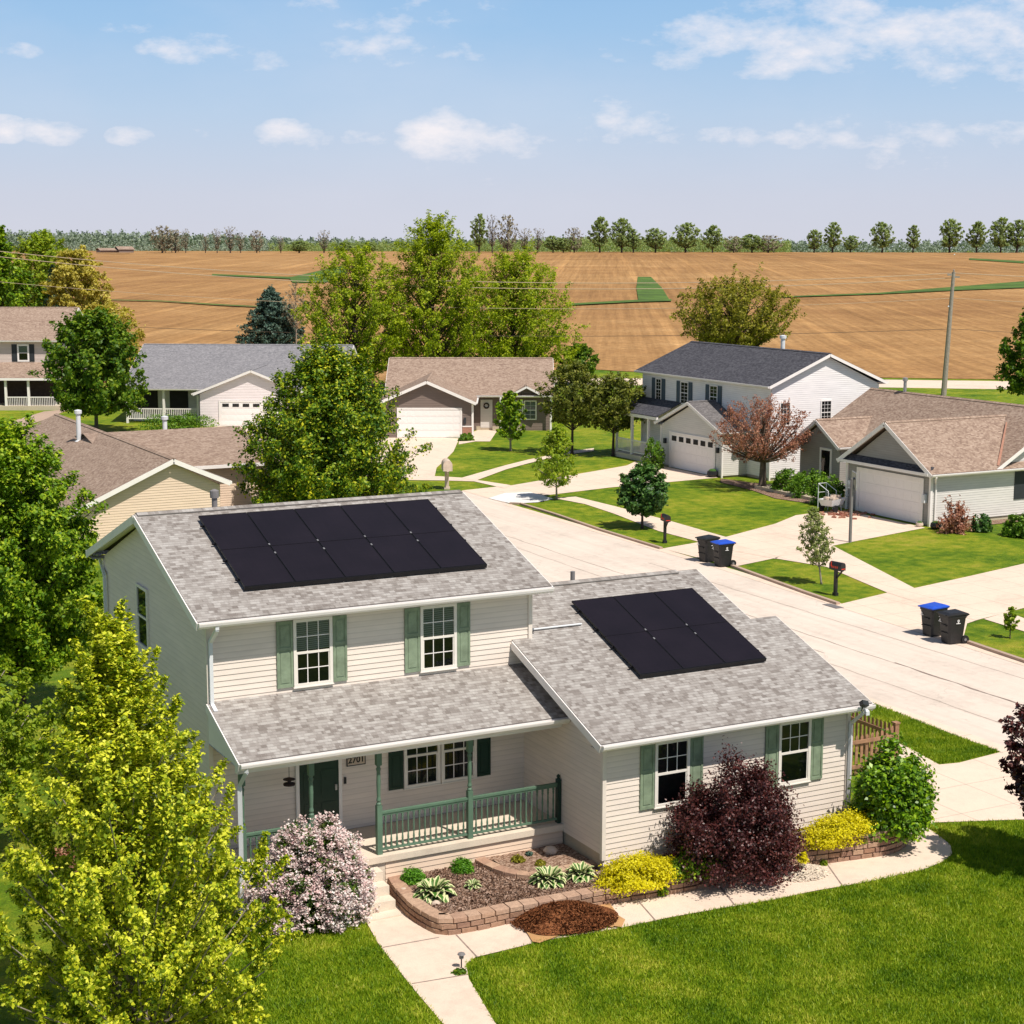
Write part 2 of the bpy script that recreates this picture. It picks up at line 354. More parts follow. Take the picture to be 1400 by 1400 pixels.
def m_solar():
    m, nt, out = new_mat('solar_cells')
    uv = N(nt, 'ShaderNodeTexCoord').outputs['UV']; sep = N(nt, 'ShaderNodeSeparateXYZ'); nt.links.new(uv, sep.inputs[0])
    c = (0.0135, 0.011, 0.0155)
    fx = math_n(nt, 'LESS_THAN', math_n(nt, 'FRACT', math_n(nt, 'MULTIPLY', sep.outputs[0], 6.0)), 0.03)
    fy = math_n(nt, 'LESS_THAN', math_n(nt, 'FRACT', math_n(nt, 'MULTIPLY', sep.outputs[1], 10.0)), 0.03)
    g = math_n(nt, 'MAXIMUM', fx, fy)
    n = noise(nt, coords(nt), 1.2, 4)
    col = mixc(nt, math_n(nt, 'MULTIPLY', g, 0.35), c, (0.024, 0.021, 0.03))
    col = mixc(nt, 0.4, col, ramp(nt, n, [(0.3, (0.7, 0.7, 0.7)), (0.7, (1.4, 1.3, 1.3))]), 'MULTIPLY')
    p = principled(nt, out, col, 0.28, spec=0.16)
    return m
M['solar'] = m_solar()

# ------------------------------------------------------------------ mesh helpers
class MB:
    def __init__(s): s.v = []; s.f = []; s.uv = []
    def poly(s, pts, uv=None):
        i = len(s.v); s.v += [tuple(p) for p in pts]; s.f.append(list(range(i, i + len(pts))))
        s.uv.append(uv or [(0, 0)] * len(pts))
    def faces(s, vs, fs):
        i = len(s.v); s.v += [tuple(p) for p in vs]
        for f in fs: s.f.append([i + k for k in f]); s.uv.append([(0, 0)] * len(f))
    def obox(s, c, ax, ay, az):
        c = Vector(c); ax = Vector(ax); ay = Vector(ay); az = Vector(az)
        vs = [c + sx * ax + sy * ay + sz * az for sz in (-1, 1) for sy in (-1, 1) for sx in (-1, 1)]
        s.faces(vs, [(0, 2, 3, 1), (4, 5, 7, 6), (0, 1, 5, 4), (2, 6, 7, 3), (0, 4, 6, 2), (1, 3, 7, 5)])
    def box(s, x0, y0, z0, x1, y1, z1):
        s.obox(((x0 + x1) / 2, (y0 + y1) / 2, (z0 + z1) / 2), (abs(x1 - x0) / 2, 0, 0), (0, abs(y1 - y0) / 2, 0), (0, 0, abs(z1 - z0) / 2))
    def beam(s, p0, p1, w, h, up=(0, 0, 1)):
        p0 = Vector(p0); p1 = Vector(p1); d = p1 - p0; L = d.length
        if L < 1e-6: return
        d.normalize(); side = d.cross(Vector(up))
        if side.length < 1e-5: side = d.cross(Vector((1, 0, 0)))
        side.normalize(); u = side.cross(d)
        s.obox((p0 + p1) / 2, d * (L / 2), side * (w / 2), u * (h / 2))
    def path(s, pts, rad, n=6, cap=True):
        pts = [Vector(p) for p in pts]; i0 = len(s.v)
        for k, p in enumerate(pts):
            d = (pts[min(k + 1, len(pts) - 1)] - pts[max(k - 1, 0)])
            if d.length < 1e-7: d = Vector((0, 0, 1))
            d.normalize(); a = d.cross(Vector((0.13, 0.21, 0.97)) if abs(d.z) < 0.95 else Vector((1, 0, 0))); a.normalize(); b = d.cross(a)
            r = rad[k] if isinstance(rad, (list, tuple)) else rad
            for j in range(n):
                t = 2 * PI * j / n; s.v.append(tuple(p + (a * math.cos(t) + b * math.sin(t)) * r))
        for k in range(len(pts) - 1):
            for j in range(n):
                q = (j + 1) % n; a_ = i0 + k * n
                s.f.append([a_ + j, a_ + q, a_ + n + q, a_ + n + j]); s.uv.append([(0, 0)] * 4)
        if cap:
            s.f.append([i0 + j for j in range(n)][::-1]); s.uv.append([(0, 0)] * n)
            k = i0 + (len(pts) - 1) * n; s.f.append([k + j for j in range(n)]); s.uv.append([(0, 0)] * n)
    def lathe(s, x, y, prof, n=16):
        s.path([(x, y, z) for z, r in prof], [r for z, r in prof], n)
    def build(s, name, mat, parent=None, smooth=False, loc=(0, 0, 0)):
        me = bpy.data.meshes.new(name)
        off = OFF.get(parent.name, Vector((0, 0, 0))) if parent is not None else Vector((0, 0, 0))
        vs = [(v[0] - off.x, v[1] - off.y, v[2] - off.z) for v in s.v] if off.length > 0 else s.v
        me.from_pydata(vs, [], s.f)
        uvl = me.uv_layers.new(name='UVMap')
        flat = [c for u in s.uv for p in u for c in p]
        if len(flat) == 2 * len(me.loops): uvl.data.foreach_set('uv', flat)
        me.materials.append(M[mat])
        if smooth: me.polygons.foreach_set('use_smooth', [True] * len(me.polygons))
        o = bpy.data.objects.new(name, me); COL.objects.link(o); o.location = loc
        if parent is not None:
            o.parent = parent; OFF[o.name] = off
        return o

OFF = {}
def tag(o, label=None, cat=None, group=None, kind=None):
    if label: o['label'] = label
    if cat: o['category'] = cat
    if group: o['group'] = group
    if kind: o['kind'] = kind
    return o
def thing(name, label, cat, loc=(0, 0, 0), rz=0.0, group=None, framed=False):
    """Empty at the thing's base.  framed: its children are written in (along, across, z) axes turned by rz."""
    o = bpy.data.objects.new(name, None); COL.objects.link(o); o.empty_display_size = 0.3
    if framed:
        c, s_ = math.cos(rz), math.sin(rz)
        o.location = (loc[0] * c - loc[1] * s_, loc[0] * s_ + loc[1] * c, loc[2]); OFF[o.name] = Vector(loc)
    else: o.location = loc
    o.rotation_euler = (0, 0, rz)
    return tag(o, label, cat, group)
def dup(root, loc, rz=0.0, sc=None, label=None, group=None):
    r = root.copy(); COL.objects.link(r); r.location = loc; r.rotation_euler = (0, 0, rz)
    if sc: r.scale = sc if isinstance(sc, tuple) else (sc, sc, sc)
    if label: r['label'] = label
    if group: r['group'] = group
    for ch in list(root.children):
        c = ch.copy(); COL.objects.link(c); c.parent = r
        for g_ in list(ch.children):
            d = g_.copy(); COL.objects.link(d); d.parent = c
    return r
def struct(name, mb, mat, **k): return tag(mb.build(name, mat, **k), kind='structure')

def fast_mesh(name, verts, nper, mat, parent=None, smooth=False, extra=None):
    """verts (n*nper,3): n separate faces of nper corners"""
    n = len(verts) // nper
    me = bpy.data.meshes.new(name)
    me.vertices.add(len(verts)); me.vertices.foreach_set('co', np.asarray(verts, np.float32).ravel())
    me.loops.add(n * nper); me.loops.foreach_set('vertex_index', np.arange(n * nper, dtype=np.int32))
    me.polygons.add(n); me.polygons.foreach_set('loop_start', np.arange(n, dtype=np.int32) * nper)
    me.update(calc_edges=True)
    me.materials.append(M[mat])
    o = bpy.data.objects.new(name, me); COL.objects.link(o)
    if parent is not None: o.parent = parent
    return o

def leaves(pos, size, up=0.5, out=None, aspect=0.62, jitter=0.35, droop=0.0):
    """folded diamond leaves at pos -> verts (n*4,3)"""
    n = len(pos)
    nr = rng.normal(size=(n, 3)); nr /= np.linalg.norm(nr, axis=1)[:, None] + 1e-9
    if out is not None: nr = nr * 0.75 + out * 0.55
    nr[:, 2] += up
    nr /= np.linalg.norm(nr, axis=1)[:, None] + 1e-9
    a = rng.normal(size=(n, 3)); a[:, 2] -= droop
    a -= nr * np.sum(a * nr, axis=1)[:, None]; a /= np.linalg.norm(a, axis=1)[:, None] + 1e-9
    b = np.cross(nr, a)
    s = size * (1 + jitter * rng.uniform(-1, 1, n))[:, None]
    v = np.empty((n, 4, 3))
    v[:, 0] = pos - a * s * 0.5
    v[:, 1] = pos + b * s * 0.5 * aspect + nr * s * 0.10
    v[:, 2] = pos + a * s * 0.5 - nr * s * 0.08
    v[:, 3] = pos - b * s * 0.5 * aspect + nr * s * 0.10
    return v.reshape(-1, 3)

def prof_eval(prof, t):
    for i in range(len(prof) - 1):
        if t <= prof[i + 1][0]:
            a, b = prof[i], prof[i + 1]; u = (t - a[0]) / max(1e-6, b[0] - a[0]); return a[1] + (b[1] - a[1]) * u
    return prof[-1][1]

P_OVAL = [(0, .45), (.12, .8), (.35, 1), (.6, .93), (.82, .62), (1, .12)]
P_ROUND = [(0, .4), (.15, .8), (.4, 1), (.65, .95), (.88, .62), (1, .2)]
P_CONE = [(0, .95), (.1, 1), (.35, .85), (.6, .58), (.82, .3), (1, .04)]
P_SPRUCE = [(0, .9), (.08, 1), (.3, .84), (.6, .52), (.85, .2), (1, .02)]
P_VASE = [(0, .25), (.2, .55), (.5, .9), (.75, 1), (.9, .75), (1, .3)]

def tree_parts(root, H, Rr, cb, nb=40, nl=20000, ls=0.13, leaf='l_mid', bark='bark', prof=P_OVAL, rise=0.5, tw=5, twl=0.26, spread=0.10,
               trunk_r=None, up=0.5, squash=1.0, seed=1, limb=True, core=0.12, droop=0.0, top_spikes=0, crown_name='crown', lean=(0, 0)):
    rg = np.random.default_rng(seed)
    H = H - Rr * (twl * .42 + (.06 if top_spikes else 0)); Rr = Rr * .975
    tr = trunk_r or max(0.05, H * 0.016)
    tm = MB()
    axis = lambda z: np.array([lean[0] * z / H + 0.02 * H * math.sin(z * 3.1 / H + seed) * (z / H), lean[1] * z / H + 0.02 * H * math.cos(z * 2.3 / H + seed) * (z / H), z])
    zs = [0, 0.04 * H, .2 * H, .4 * H, .6 * H, .8 * H, .96 * H]
    tm.path([axis(z) for z in zs], [tr * 1.5, tr * 1.1, tr * .9, tr * .7, tr * .48, tr * .25, tr * .06], 8)
    P, W, O = [], [], []
    for i in range(nb):
        t = (i + rg.uniform(0.1, .9)) / nb
        t = t ** 0.9
        az = i * 2.39996 + rg.uniform(-.35, .35)
        rad = Rr * prof_eval(prof, t) * rg.uniform(.72, 1.06)
        ze = cb + (H - cb) * t
        e = axis(ze) + np.array([math.cos(az) * rad, math.sin(az) * rad * squash, 0])
        zs_ = max(cb * 0.75, ze - rise * rad - 0.05 * H); s0 = axis(min(zs_, .93 * H))
        mid = (s0 + e) / 2 + np.array([0, 0, -0.12 * rad * rise + 0.05 * rad])
        pts = []
        for k in range(6):
            u = k / 5; pts.append((1 - u) ** 2 * s0 + 2 * u * (1 - u) * mid + u * u * e)
        if limb: tm.path(pts, [max(0.012, tr * .38 * (1 - k / 5.5) * (1 - .45 * t)) for k in range(6)], 5, cap=False)
        bd = (e - s0); bl = np.linalg.norm(bd) + 1e-6; bd = bd / bl
        for j in range(tw):
            u = 1.0 if j == 0 else rg.uniform(.35, 1.0)
            k = u * 5; k0 = int(min(4, k)); base = pts[k0] + (pts[k0 + 1] - pts[k0]) * (k - k0)
            dv = bd * .8 + rg.normal(size=3) * .65 + np.array([0, 0, .45 * rise - droop]); dv /= np.linalg.norm(dv)
            L = twl * Rr * rg.uniform(.6, 1.25) * (0.55 + 0.45 * prof_eval(prof, t))
            P.append(np.concatenate([base, base + dv * L])); W.append(L * (0.8 + .4 * rg.random())); O.append(0)
    for i in range(top_spikes):
        az = rg.uniform(0, 2 * PI); rad = Rr * rg.uniform(.1, .85); t = rg.uniform(.35, .95)
        base = axis(cb + (H - cb) * t) + np.array([math.cos(az), math.sin(az) * squash, 0]) * rad * prof_eval(prof, t)
        dv = np.array([math.cos(az) * .25, math.sin(az) * .25, 1.0]) + rg.normal(size=3) * .12; L = Rr * rg.uniform(.22, .42)
        P.append(np.concatenate([base, base + dv * L])); W.append(L)
    P = np.array(P); W = np.array(W); W = W / W.sum()
    idx = rg.choice(len(P), nl, p=W)
    u = rg.random(nl) ** .8; A = P[idx, :3]; B = P[idx, 3:]
    pos = A + (B - A) * u[:, None]
    sp = spread * Rr * (1.15 - .7 * u)[:, None]
    pos = pos + rg.normal(size=(nl, 3)) * sp * np.array([1, 1, .75])
    if core > 0:
        m = int(nl * core); tt = rg.random(m); rr = Rr * np.array([prof_eval(prof, x) for x in tt]) * np.sqrt(rg.random(m)) * .6; aa = rg.random(m) * 2 * PI
        pos[:m] = np.stack([np.cos(aa) * rr + lean[0] * tt, np.sin(aa) * rr * squash, cb + (H - cb) * tt * .92], 1)
    outv = pos - np.array([0, 0, cb + (H - cb) * .45]); outv /= np.linalg.norm(outv, axis=1)[:, None] + 1e-9
    tm.build('trunk', bark, root, smooth=True)
    return fast_mesh(crown_name, leaves(pos, ls, up, outv, droop=droop * 2), 4, leaf, root)

def tree(name, label, spec, group=None, cat='tree', **kw):
    x, y, z, H, Rr, cb = spec
    for k in ('H', 'Rr', 'cb'):
        if k in kw:
            if k == 'H': H = kw.pop(k)
            elif k == 'Rr': Rr = kw.pop(k)
            else: cb = kw.pop(k)
    t = thing(name, label, cat, (x, y, z), group=group)
    tree_parts(t, H, Rr, cb, **kw)
    return t

def bush(name, label, loc, rx, ry, rz, nl, ls, leaf, cat='shrub', group=None, seed=1, lump=.22, nlump=40, up=.35, flowers=None, parent=None, stems=True, bark='bark_dark', spiky=0.0, shell=.5, parts=True):
    rg = np.random.default_rng(seed)
    d = rg.normal(size=(nlump, 3)); d[:, 2] = np.abs(d[:, 2]) * .95 - .12; d /= np.linalg.norm(d, axis=1)[:, None]
    rr = rg.uniform(.72, 1.0, nlump)
    c = d * rr[:, None] * np.array([rx, ry, rz]) * (1 - lump * .7) + np.array([0, 0, rz * .12])
    idx = rg.integers(0, nlump, nl)
    q = rg.normal(size=(nl, 3)); q /= np.linalg.norm(q, axis=1)[:, None]
    q[:, 2] = np.where(q[:, 2] < -.4, -q[:, 2], q[:, 2])
    w = rg.random(nl) ** shell
    lr = lump * rg.uniform(.65, 1.4, nlump)
    pos = c[idx] + q * (w * lr[idx])[:, None] * np.array([rx, ry, rz])
    if spiky: pos += d[idx] * (rg.random(nl) ** 4)[:, None] * spiky
    m = int(nl * .22); v = rg.normal(size=(m, 3)); v /= np.linalg.norm(v, axis=1)[:, None]; v[:, 2] = np.abs(v[:, 2])
    pos[:m] = v * (rg.random(m) ** .4)[:, None] * np.array([rx, ry, rz]) * .82
    pos[:, 2] = np.where(pos[:, 2] < .02, .02 + np.abs(pos[:, 2]) * .4, pos[:, 2])
    outv = pos / np.array([rx, ry, rz]); outv /= np.linalg.norm(outv, axis=1)[:, None] + 1e-9
    t = thing(name, label, cat, loc, group=group)
    if stems:
        sm = MB()
        for k in range(9):
            e = c[k] * .85; a = k * .7
            sm.path([(math.cos(a) * .06 * rx, math.sin(a) * .06 * ry, 0), (e[0] * .45, e[1] * .45, e[2] * .5), tuple(e)], [.025, .018, .008], 5)
        sm.build('stems', bark, t)
    fast_mesh('foliage', leaves(pos, ls, up, outv), 4, leaf, t)
    if flowers:
        fm, fn, fs, fmin = flowers
        k = rg.integers(0, nlump * 1, fn)
        q = rg.normal(size=(fn, 3)); q /= np.linalg.norm(q, axis=1)[:, None]
        base = c[k] + q * (lr[k] * 1.03)[:, None] * np.array([rx, ry, rz])
        dd = base / np.array([rx, ry, rz]); keep = (np.linalg.norm(dd, axis=1) > .80) & (base[:, 2] > fmin * rz * (rg.random(fn) ** .6))
        base = base[keep]; per = 26
        pp = np.repeat(base, per, 0) + rg.normal(size=(len(base) * per, 3)) * fs * .55
        fast_mesh('blossoms', leaves(pp, fs * .62, 1.3, None, .9), 4, fm, t)
    return t

# ------------------------------------------------------------------ building helpers
def clip_span(poly, z):
    xs = []
    n = len(poly)
    for i in range(n):
        (u0, z0), (u1, z1) = poly[i], poly[(i + 1) % n]
        if abs(z0 - z1) < 1e-9:
            if abs(z - z0) < 1e-6: xs += [u0, u1]
        elif min(z0, z1) - 1e-7 <= z <= max(z0, z1) + 1e-7:
            xs.append(u0 + (u1 - u0) * (z - z0) / (z1 - z0))
    return (min(xs), max(xs)) if xs else None

def siding(mb, p0, p1, poly, exp=0.115, out=0.013, zref=0.0):
    """lapped boards: each course leans out at its lower edge"""
    p0 = Vector((p0[0], p0[1], 0)); p1 = Vector((p1[0], p1[1], 0)); u = (p1 - p0).normalized(); n = Vector((u.y, -u.x, 0))
    zmin = min(z for _, z in poly); zmax = max(z for _, z in poly)
    zs = sorted(set([round(zref + exp * k, 5) for k in range(int((zmin - zref) / exp) - 1, int((zmax - zref) / exp) + 2)] + [z for _, z in poly]))
    zs = [z for z in zs if zmin - 1e-6 <= z <= zmax + 1e-6]
    def o(z, lower):
        f = ((z - zref) / exp) % 1.0
        if lower and f > 1 - 1e-4: f = 0
        if not lower and f < 1e-4: f = 1
        return out * (1 - f) + .001
    for a, b in zip(zs[:-1], zs[1:]):
        if b - a < 1e-4: continue
        sa = clip_span(poly, a + 1e-5); sb = clip_span(poly, b - 1e-5)
        if not sa or not sb: continue
        oa, ob = o(a, True), o(b, False)
        P = lambda uu, zz, oo: tuple(p0 + u * uu + n * oo + Vector((0, 0, zz)))
        mb.poly([P(sa[0], a, oa), P(sa[1], a, oa), P(sb[1], b, ob), P(sb[0], b, ob)])
        if oa > out * .9: mb.poly([P(sa[0], a, 0), P(sa[1], a, 0), P(sa[1], a, oa), P(sa[0], a, oa)])

def slab(mb, pts, uvs, th=0.05):
    """roof plane polygon with thickness"""
    a = Vector(pts[1]) - Vector(pts[0]); b = Vector(pts[-1]) - Vector(pts[0]); n = a.cross(b).normalized()
    if n.z < 0: n = -n
    bot = [tuple(Vector(p) - n * th) for p in pts]
    mb.poly(pts, uvs); mb.poly(bot[::-1])
    k = len(pts)
    for i in range(k):
        j = (i + 1) % k; mb.poly([pts[i], bot[i], bot[j], pts[j]])

def gable(parent, axis, a0, a1, b0, b1, ze, zr, mat, trim='trim', ends=(True, True), gut=(True, True), cap=True, rake=0.17, notch=None, gutmat=None, capmat=None, ov=0.3, bm=None):
    """gable roof: a along the ridge, b across"""
    if bm is None: bm = (b0 + b1) / 2
    def P(a, b, z): return (a, b, z) if axis == 'x' else (b, a, z)
    mb = MB(); tm = MB()
    for (be, sgn) in ((b0, 1), (b1, -1)):
        L = math.hypot(bm - be, zr - ze)
        if notch and sgn == 1:
            an, bn = notch; zn = ze + (zr - ze) * (bn - b0) / (bm - b0); Ln = L * (bn - b0) / (bm - b0)
            pts = [P(a0, be, ze), P(a1, be, ze), P(a1, bn, zn), P(an, bn, zn), P(an, bm, zr), P(a0, bm, zr)]
            uv = [(a0, 0), (a1, 0), (a1, Ln), (an, Ln), (an, L), (a0, L)]
        else:
            ae = notch[0] if notch else a1
            pts = [P(a0, be, ze), P(ae, be, ze), P(ae, bm, zr), P(a0, bm, zr)]; uv = [(a0, 0), (ae, 0), (ae, L), (a0, L)]
        slab(mb, pts, uv)
    r = mb.build('roof', mat, parent)
    if cap:
        cm = MB(); ae = notch[0] if notch else a1; sl = (zr - ze) / (bm - b0)
        for sgn in (1, -1):
            w = .14
            pts = [P(a0 + .05, bm, zr + .035), P(ae - .05, bm, zr + .035), P(ae - .05, bm + sgn * w, zr + .035 - w * abs(sl)), P(a0 + .05, bm + sgn * w, zr + .035 - w * abs(sl))]
            slab(cm, pts, [(a0, 0), (ae, 0), (ae, .1), (a0, .1)], .03)
        cm.build('ridge_cap', capmat or mat, parent)
    # rake boards + soffits
    for k, aa in enumerate((a0, a1)):
        if not ends[k]: continue
        s_ = -1 if k == 0 else 1
        tm = MB()
        for be in (b0, b1):
            a_ = aa
            segs = [(be, ze, bm, zr)]
            if notch and k == 1:
                an, bn = notch; zn = ze + (zr - ze) * (bn - b0) / (bm - b0)
                if be == b0:
                    segs = [(be, ze, bn, zn)]
                    d2 = (bn, zn, bm, zr)
                    tm.beam(Vector(P(an + s_ * .012, d2[0], d2[1])) - Vector((0, 0, rake / 2 + .02)), Vector(P(an + s_ * .012, d2[2], d2[3])) - Vector((0, 0, rake / 2 + .02)), .028, rake)
                else: a_ = an
            for (x0, z0, x1, z1) in segs:
                tm.beam(Vector(P(a_ + s_ * .012, x0, z0)) - Vector((0, 0, rake / 2 + .02)), Vector(P(a_ + s_ * .012, x1, z1)) - Vector((0, 0, rake / 2 + .02)), .028, rake)
                zo = .1
                tm.poly([P(a_, x0, z0 - zo), P(a_, x1, z1 - zo), P(a_ - s_ * ov, x1, z1 - zo), P(a_ - s_ * ov, x0, z0 - zo)])
        tm.build('rake_trim', trim, parent)
    # gutters
    for k, be in enumerate((b0, b1)):
        if not gut[k]: continue
        gm = MB()
        s_ = -1 if k == 0 else 1
        ae = notch[0] if (notch and k == 1) else a1
        gutter(gm, P(a0, be, ze), P(ae, be, ze), P(0, s_, 0))
        # soffit
        gm.poly([P(a0 + .02, be, ze - .15), P(ae - .02, be, ze - .15), P(ae - .02, be - s_ * (ov + .15), ze - .15), P(a0 + .02, be - s_ * (ov + .15), ze - .15)])
        gm.build('gutter', gutmat or trim, parent)
    return r

def gutter(mb, p0, p1, outd):
    """K-style gutter: sloped front, rolled lip, hollow top"""
    p0 = Vector(p0); p1 = Vector(p1); o = Vector((outd[0], outd[1], 0)).normalized(); z = Vector((0, 0, 1))
    prof = [(0.0, -.02), (0.0, -.14), (.055, -.14), (.10, -.095), (.115, -.045), (.115, -.02), (.10, -.02), (.10, -.045), (.05, -.11), (.012, -.11), (.012, -.02)]
    ra = [p0 + o * a + z * b for a, b in prof]; rb = [p1 + o * a + z * b for a, b in prof]
    k = len(prof)
    for i in range(k):
        j = (i + 1) % k; mb.poly([ra[i], ra[j], rb[j], rb[i]])
    mb.poly([ra[i] for i in (0, 1, 2, 3, 4, 5)]); mb.poly([rb[i] for i in (0, 1, 2, 3, 4, 5)])

class Plane:
    """wall plane: u runs from p0 to p1, outward normal to the right of it"""
    def __init__(s, p0, p1):
        s.p0 = Vector((p0[0], p0[1], 0)); d = Vector((p1[0] - p0[0], p1[1] - p0[1], 0)); s.u = d.normalized(); s.n = Vector((s.u.y, -s.u.x, 0)); s.z = Vector((0, 0, 1))
    def at(s, u, z, o=0.0): return s.p0 + s.u * u + s.n * o + s.z * z
    def box(s, mb, u0, u1, z0, z1, o0, o1):
        mb.obox(s.at((u0 + u1) / 2, (z0 + z1) / 2, (o0 + o1) / 2), s.u * (abs(u1 - u0) / 2), s.n * (abs(o1 - o0) / 2), s.z * (abs(z1 - z0) / 2))
    def quad(s, mb, u0, u1, z0, z1, o): mb.poly([s.at(u0, z0, o), s.at(u1, z0, o), s.at(u1, z1, o), s.at(u0, z1, o)])

def window(parent, pl, u0, u1, z0, z1, grid=(3, 2), mid=True, blind=0.0, fr='frame', detail=True, fw=.065, gridmat='trim', lower=True):
    mb = MB()
    pl.box(mb, u0, u1, z0, z0 + fw, .005, .060); pl.box(mb, u0, u1, z1 - fw, z1, .005, .060)
    pl.box(mb, u0, u0 + fw, z0 + fw, z1 - fw, .005, .057); pl.box(mb, u1 - fw, u1, z0 + fw, z1 - fw, .005, .057)
    zm = (z0 + z1) / 2
    if mid: pl.box(mb, u0 + fw, u1 - fw, zm - .025, zm + .025, .01, .048)
    if detail:
        pl.box(mb, u0 + fw, u0 + fw + .025, z0 + fw, zm, .01, .04); pl.box(mb, u1 - fw - .025, u1 - fw, z0 + fw, zm, .01, .04)
        pl.box(mb, u0 - .015, u1 + .015, z0 - .02, z0 - .001, .005, .075)
    w = mb.build('window', fr, parent)
    bk = MB(); pl.quad(bk, u0 + fw * .5, u1 - fw * .5, z0 + fw * .5, z1 - fw * .5, .0185); bk.build('interior', 'dark', w)
    if blind > 0:
        bl = MB(); k = 14; zb = z1 - fw - (z1 - z0 - 2 * fw) * blind
        for i in range(k):
            za = zb + (z1 - fw - zb) * i / k; zc = zb + (z1 - fw - zb) * (i + .8) / k
            pl.box(bl, u0 + fw, u1 - fw, za, zc, .020, .023)
        bl.build('blind', 'blind', w)
    g = MB(); pl.quad(g, u0 + fw, u1 - fw, z0 + fw, z1 - fw, .030); g.build('pane', 'glass', w)
    if grid:
        m = MB(); nx, nz = grid; halves = [(z0 + fw, zm - .025), (zm + .025, z1 - fw)] if mid else [(z0 + fw, z1 - fw)]
        for (a, b) in (halves if lower else halves[1:]):
            for i in range(1, nx):
                x = u0 + fw + (u1 - u0 - 2 * fw) * i / nx; pl.box(m, x - .009, x + .009, a, b, .031, .037)
            for j in range(1, nz):
                zz = a + (b - a) * j / nz; pl.box(m, u0 + fw, u1 - fw, zz - .009, zz + .009, .031, .0365)
        m.build('muntins', gridmat, w)
    return w

def shutter(parent, pl, u0, u1, z0, z1, mat='shutter'):
    mb = MB(); f = .045
    pl.box(mb, u0, u1, z0, z1, .018, .032)
    pl.box(mb, u0, u0 + f, z0, z1, .030, .048); pl.box(mb, u1 - f, u1, z0, z1, .030, .048)
    zm = z0 + (z1 - z0) * .58
    for a, b in ((z0, z0 + .06), (zm - .03, zm + .03), (z1 - .06, z1)): pl.box(mb, u0 + f, u1 - f, a, b, .030, .047)
    for a, b in ((z0 + .1, zm - .07), (zm + .07, z1 - .1)): pl.box(mb, u0 + f + .035, u1 - f - .035, a, b, .031, .042)
    return mb.build('shutter', mat, parent)

def garage_door(parent, pl, u0, u1, z0, z1, windows=0, frame=.13):
    mb = MB()
    pl.box(mb, u0 - frame, u0, z0, z1 + frame, .02, .06); pl.box(mb, u1, u1 + frame, z0, z1 + frame, .02, .06); pl.box(mb, u0, u1, z1, z1 + frame, .02, .057)
    mb.build('garage_door_frame', 'trim', parent)
    d = MB(); h = (z1 - z0) / 4
    for i in range(4):
        pl.box(d, u0 + .01, u1 - .01, z0 + i * h + .012, z0 + (i + 1) * h - .006, .015, .035)
        n = 8
        for k in range(n):
            a = u0 + (u1 - u0) * (k + .12) / n; b = u0 + (u1 - u0) * (k + .88) / n
            pl.box(d, a, b, z0 + i * h + .1, z0 + (i + 1) * h - .1, .034, .041)
    pl.box(d, u0, u1, z0, z1, .005, .02)
    g = d.build('garage_door', 'garage_door', parent)
    for k in range(windows):
        a = u0 + (u1 - u0) * (k + .18) / windows; b = u0 + (u1 - u0) * (k + .82) / windows
        w = MB(); pl.box(w, a, b, z1 - h + .10, z1 - .10, .036, .046); w.build('window', 'dark', g)
    return g

def downspout(parent, top, wallpt, zbot, n, mat='white_metal'):
    """elbow from gutter back to the wall then down with a kick-out"""
    mb = MB(); top = Vector(top); w = Vector(wallpt)
    a = Vector((w.x, w.y, top.z - .38)); 
    pts = [top, top - Vector((0, 0, .06)), a, Vector((w.x, w.y, zbot + .12)), Vector((w.x + n[0] * .25, w.y + n[1] * .25, zbot + .03))]
    for i in range(len(pts) - 1): mb.beam(pts[i], pts[i + 1], .075, .065, up=(n[0], n[1], .01))
    return mb.build('downspout', mat, parent)

def wall_box(parent, x0, x1, y0, y1, z0, z1, mat, peak=None, sides='LRFB', exp=.115, name='wall'):
    """four siding walls; peak = (axis, zr): gable triangles on the ends of a ridge along axis"""
    mb = MB()
    def rect(L): return [(0, z0), (L, z0), (L, z1), (0, z1)]
    def gab(L): return [(0, z0), (L, z0), (L, z1), (L / 2, peak[1]), (0, z1)]
    if 'F' in sides: siding(mb, (x0, y0), (x1, y0), gab(x1 - x0) if peak and peak[0] == 'y' else rect(x1 - x0), exp)
    if 'B' in sides: siding(mb, (x1, y1), (x0, y1), gab(x1 - x0) if peak and peak[0] == 'y' else rect(x1 - x0), exp)
    if 'L' in sides: siding(mb, (x0, y1), (x0, y0), gab(y1 - y0) if peak and peak[0] == 'x' else rect(y1 - y0), exp)
    if 'R' in sides: siding(mb, (x1, y0), (x1, y1), gab(y1 - y0) if peak and peak[0] == 'x' else rect(y1 - y0), exp)
    return mb.build(name, mat, parent)

def corner_boards(parent, pts, z0, z1, mat='trim_beige', w=.09):
    for (x, y) in pts:
        mb = MB(); mb.box(x - w / 2, y - w / 2, z0, x + w / 2, y + w / 2, z1); mb.build('corner_trim', mat, parent)

def vent(parent, x, y, z0, z1, r=.05, mat='metal', hood=False):
    mb = MB(); prof = [(z0, r * 1.8), (z0 + .05, r * 1.1), (z0 + .06, r), (z1, r)]
    if hood: prof += [(z1, r * 1.55), (z1 + .16, r * 1.6), (z1 + .20, r * .4)]
    mb.lathe(x, y, prof, 12); return mb.build('vent_pipe', mat, parent, smooth=False)
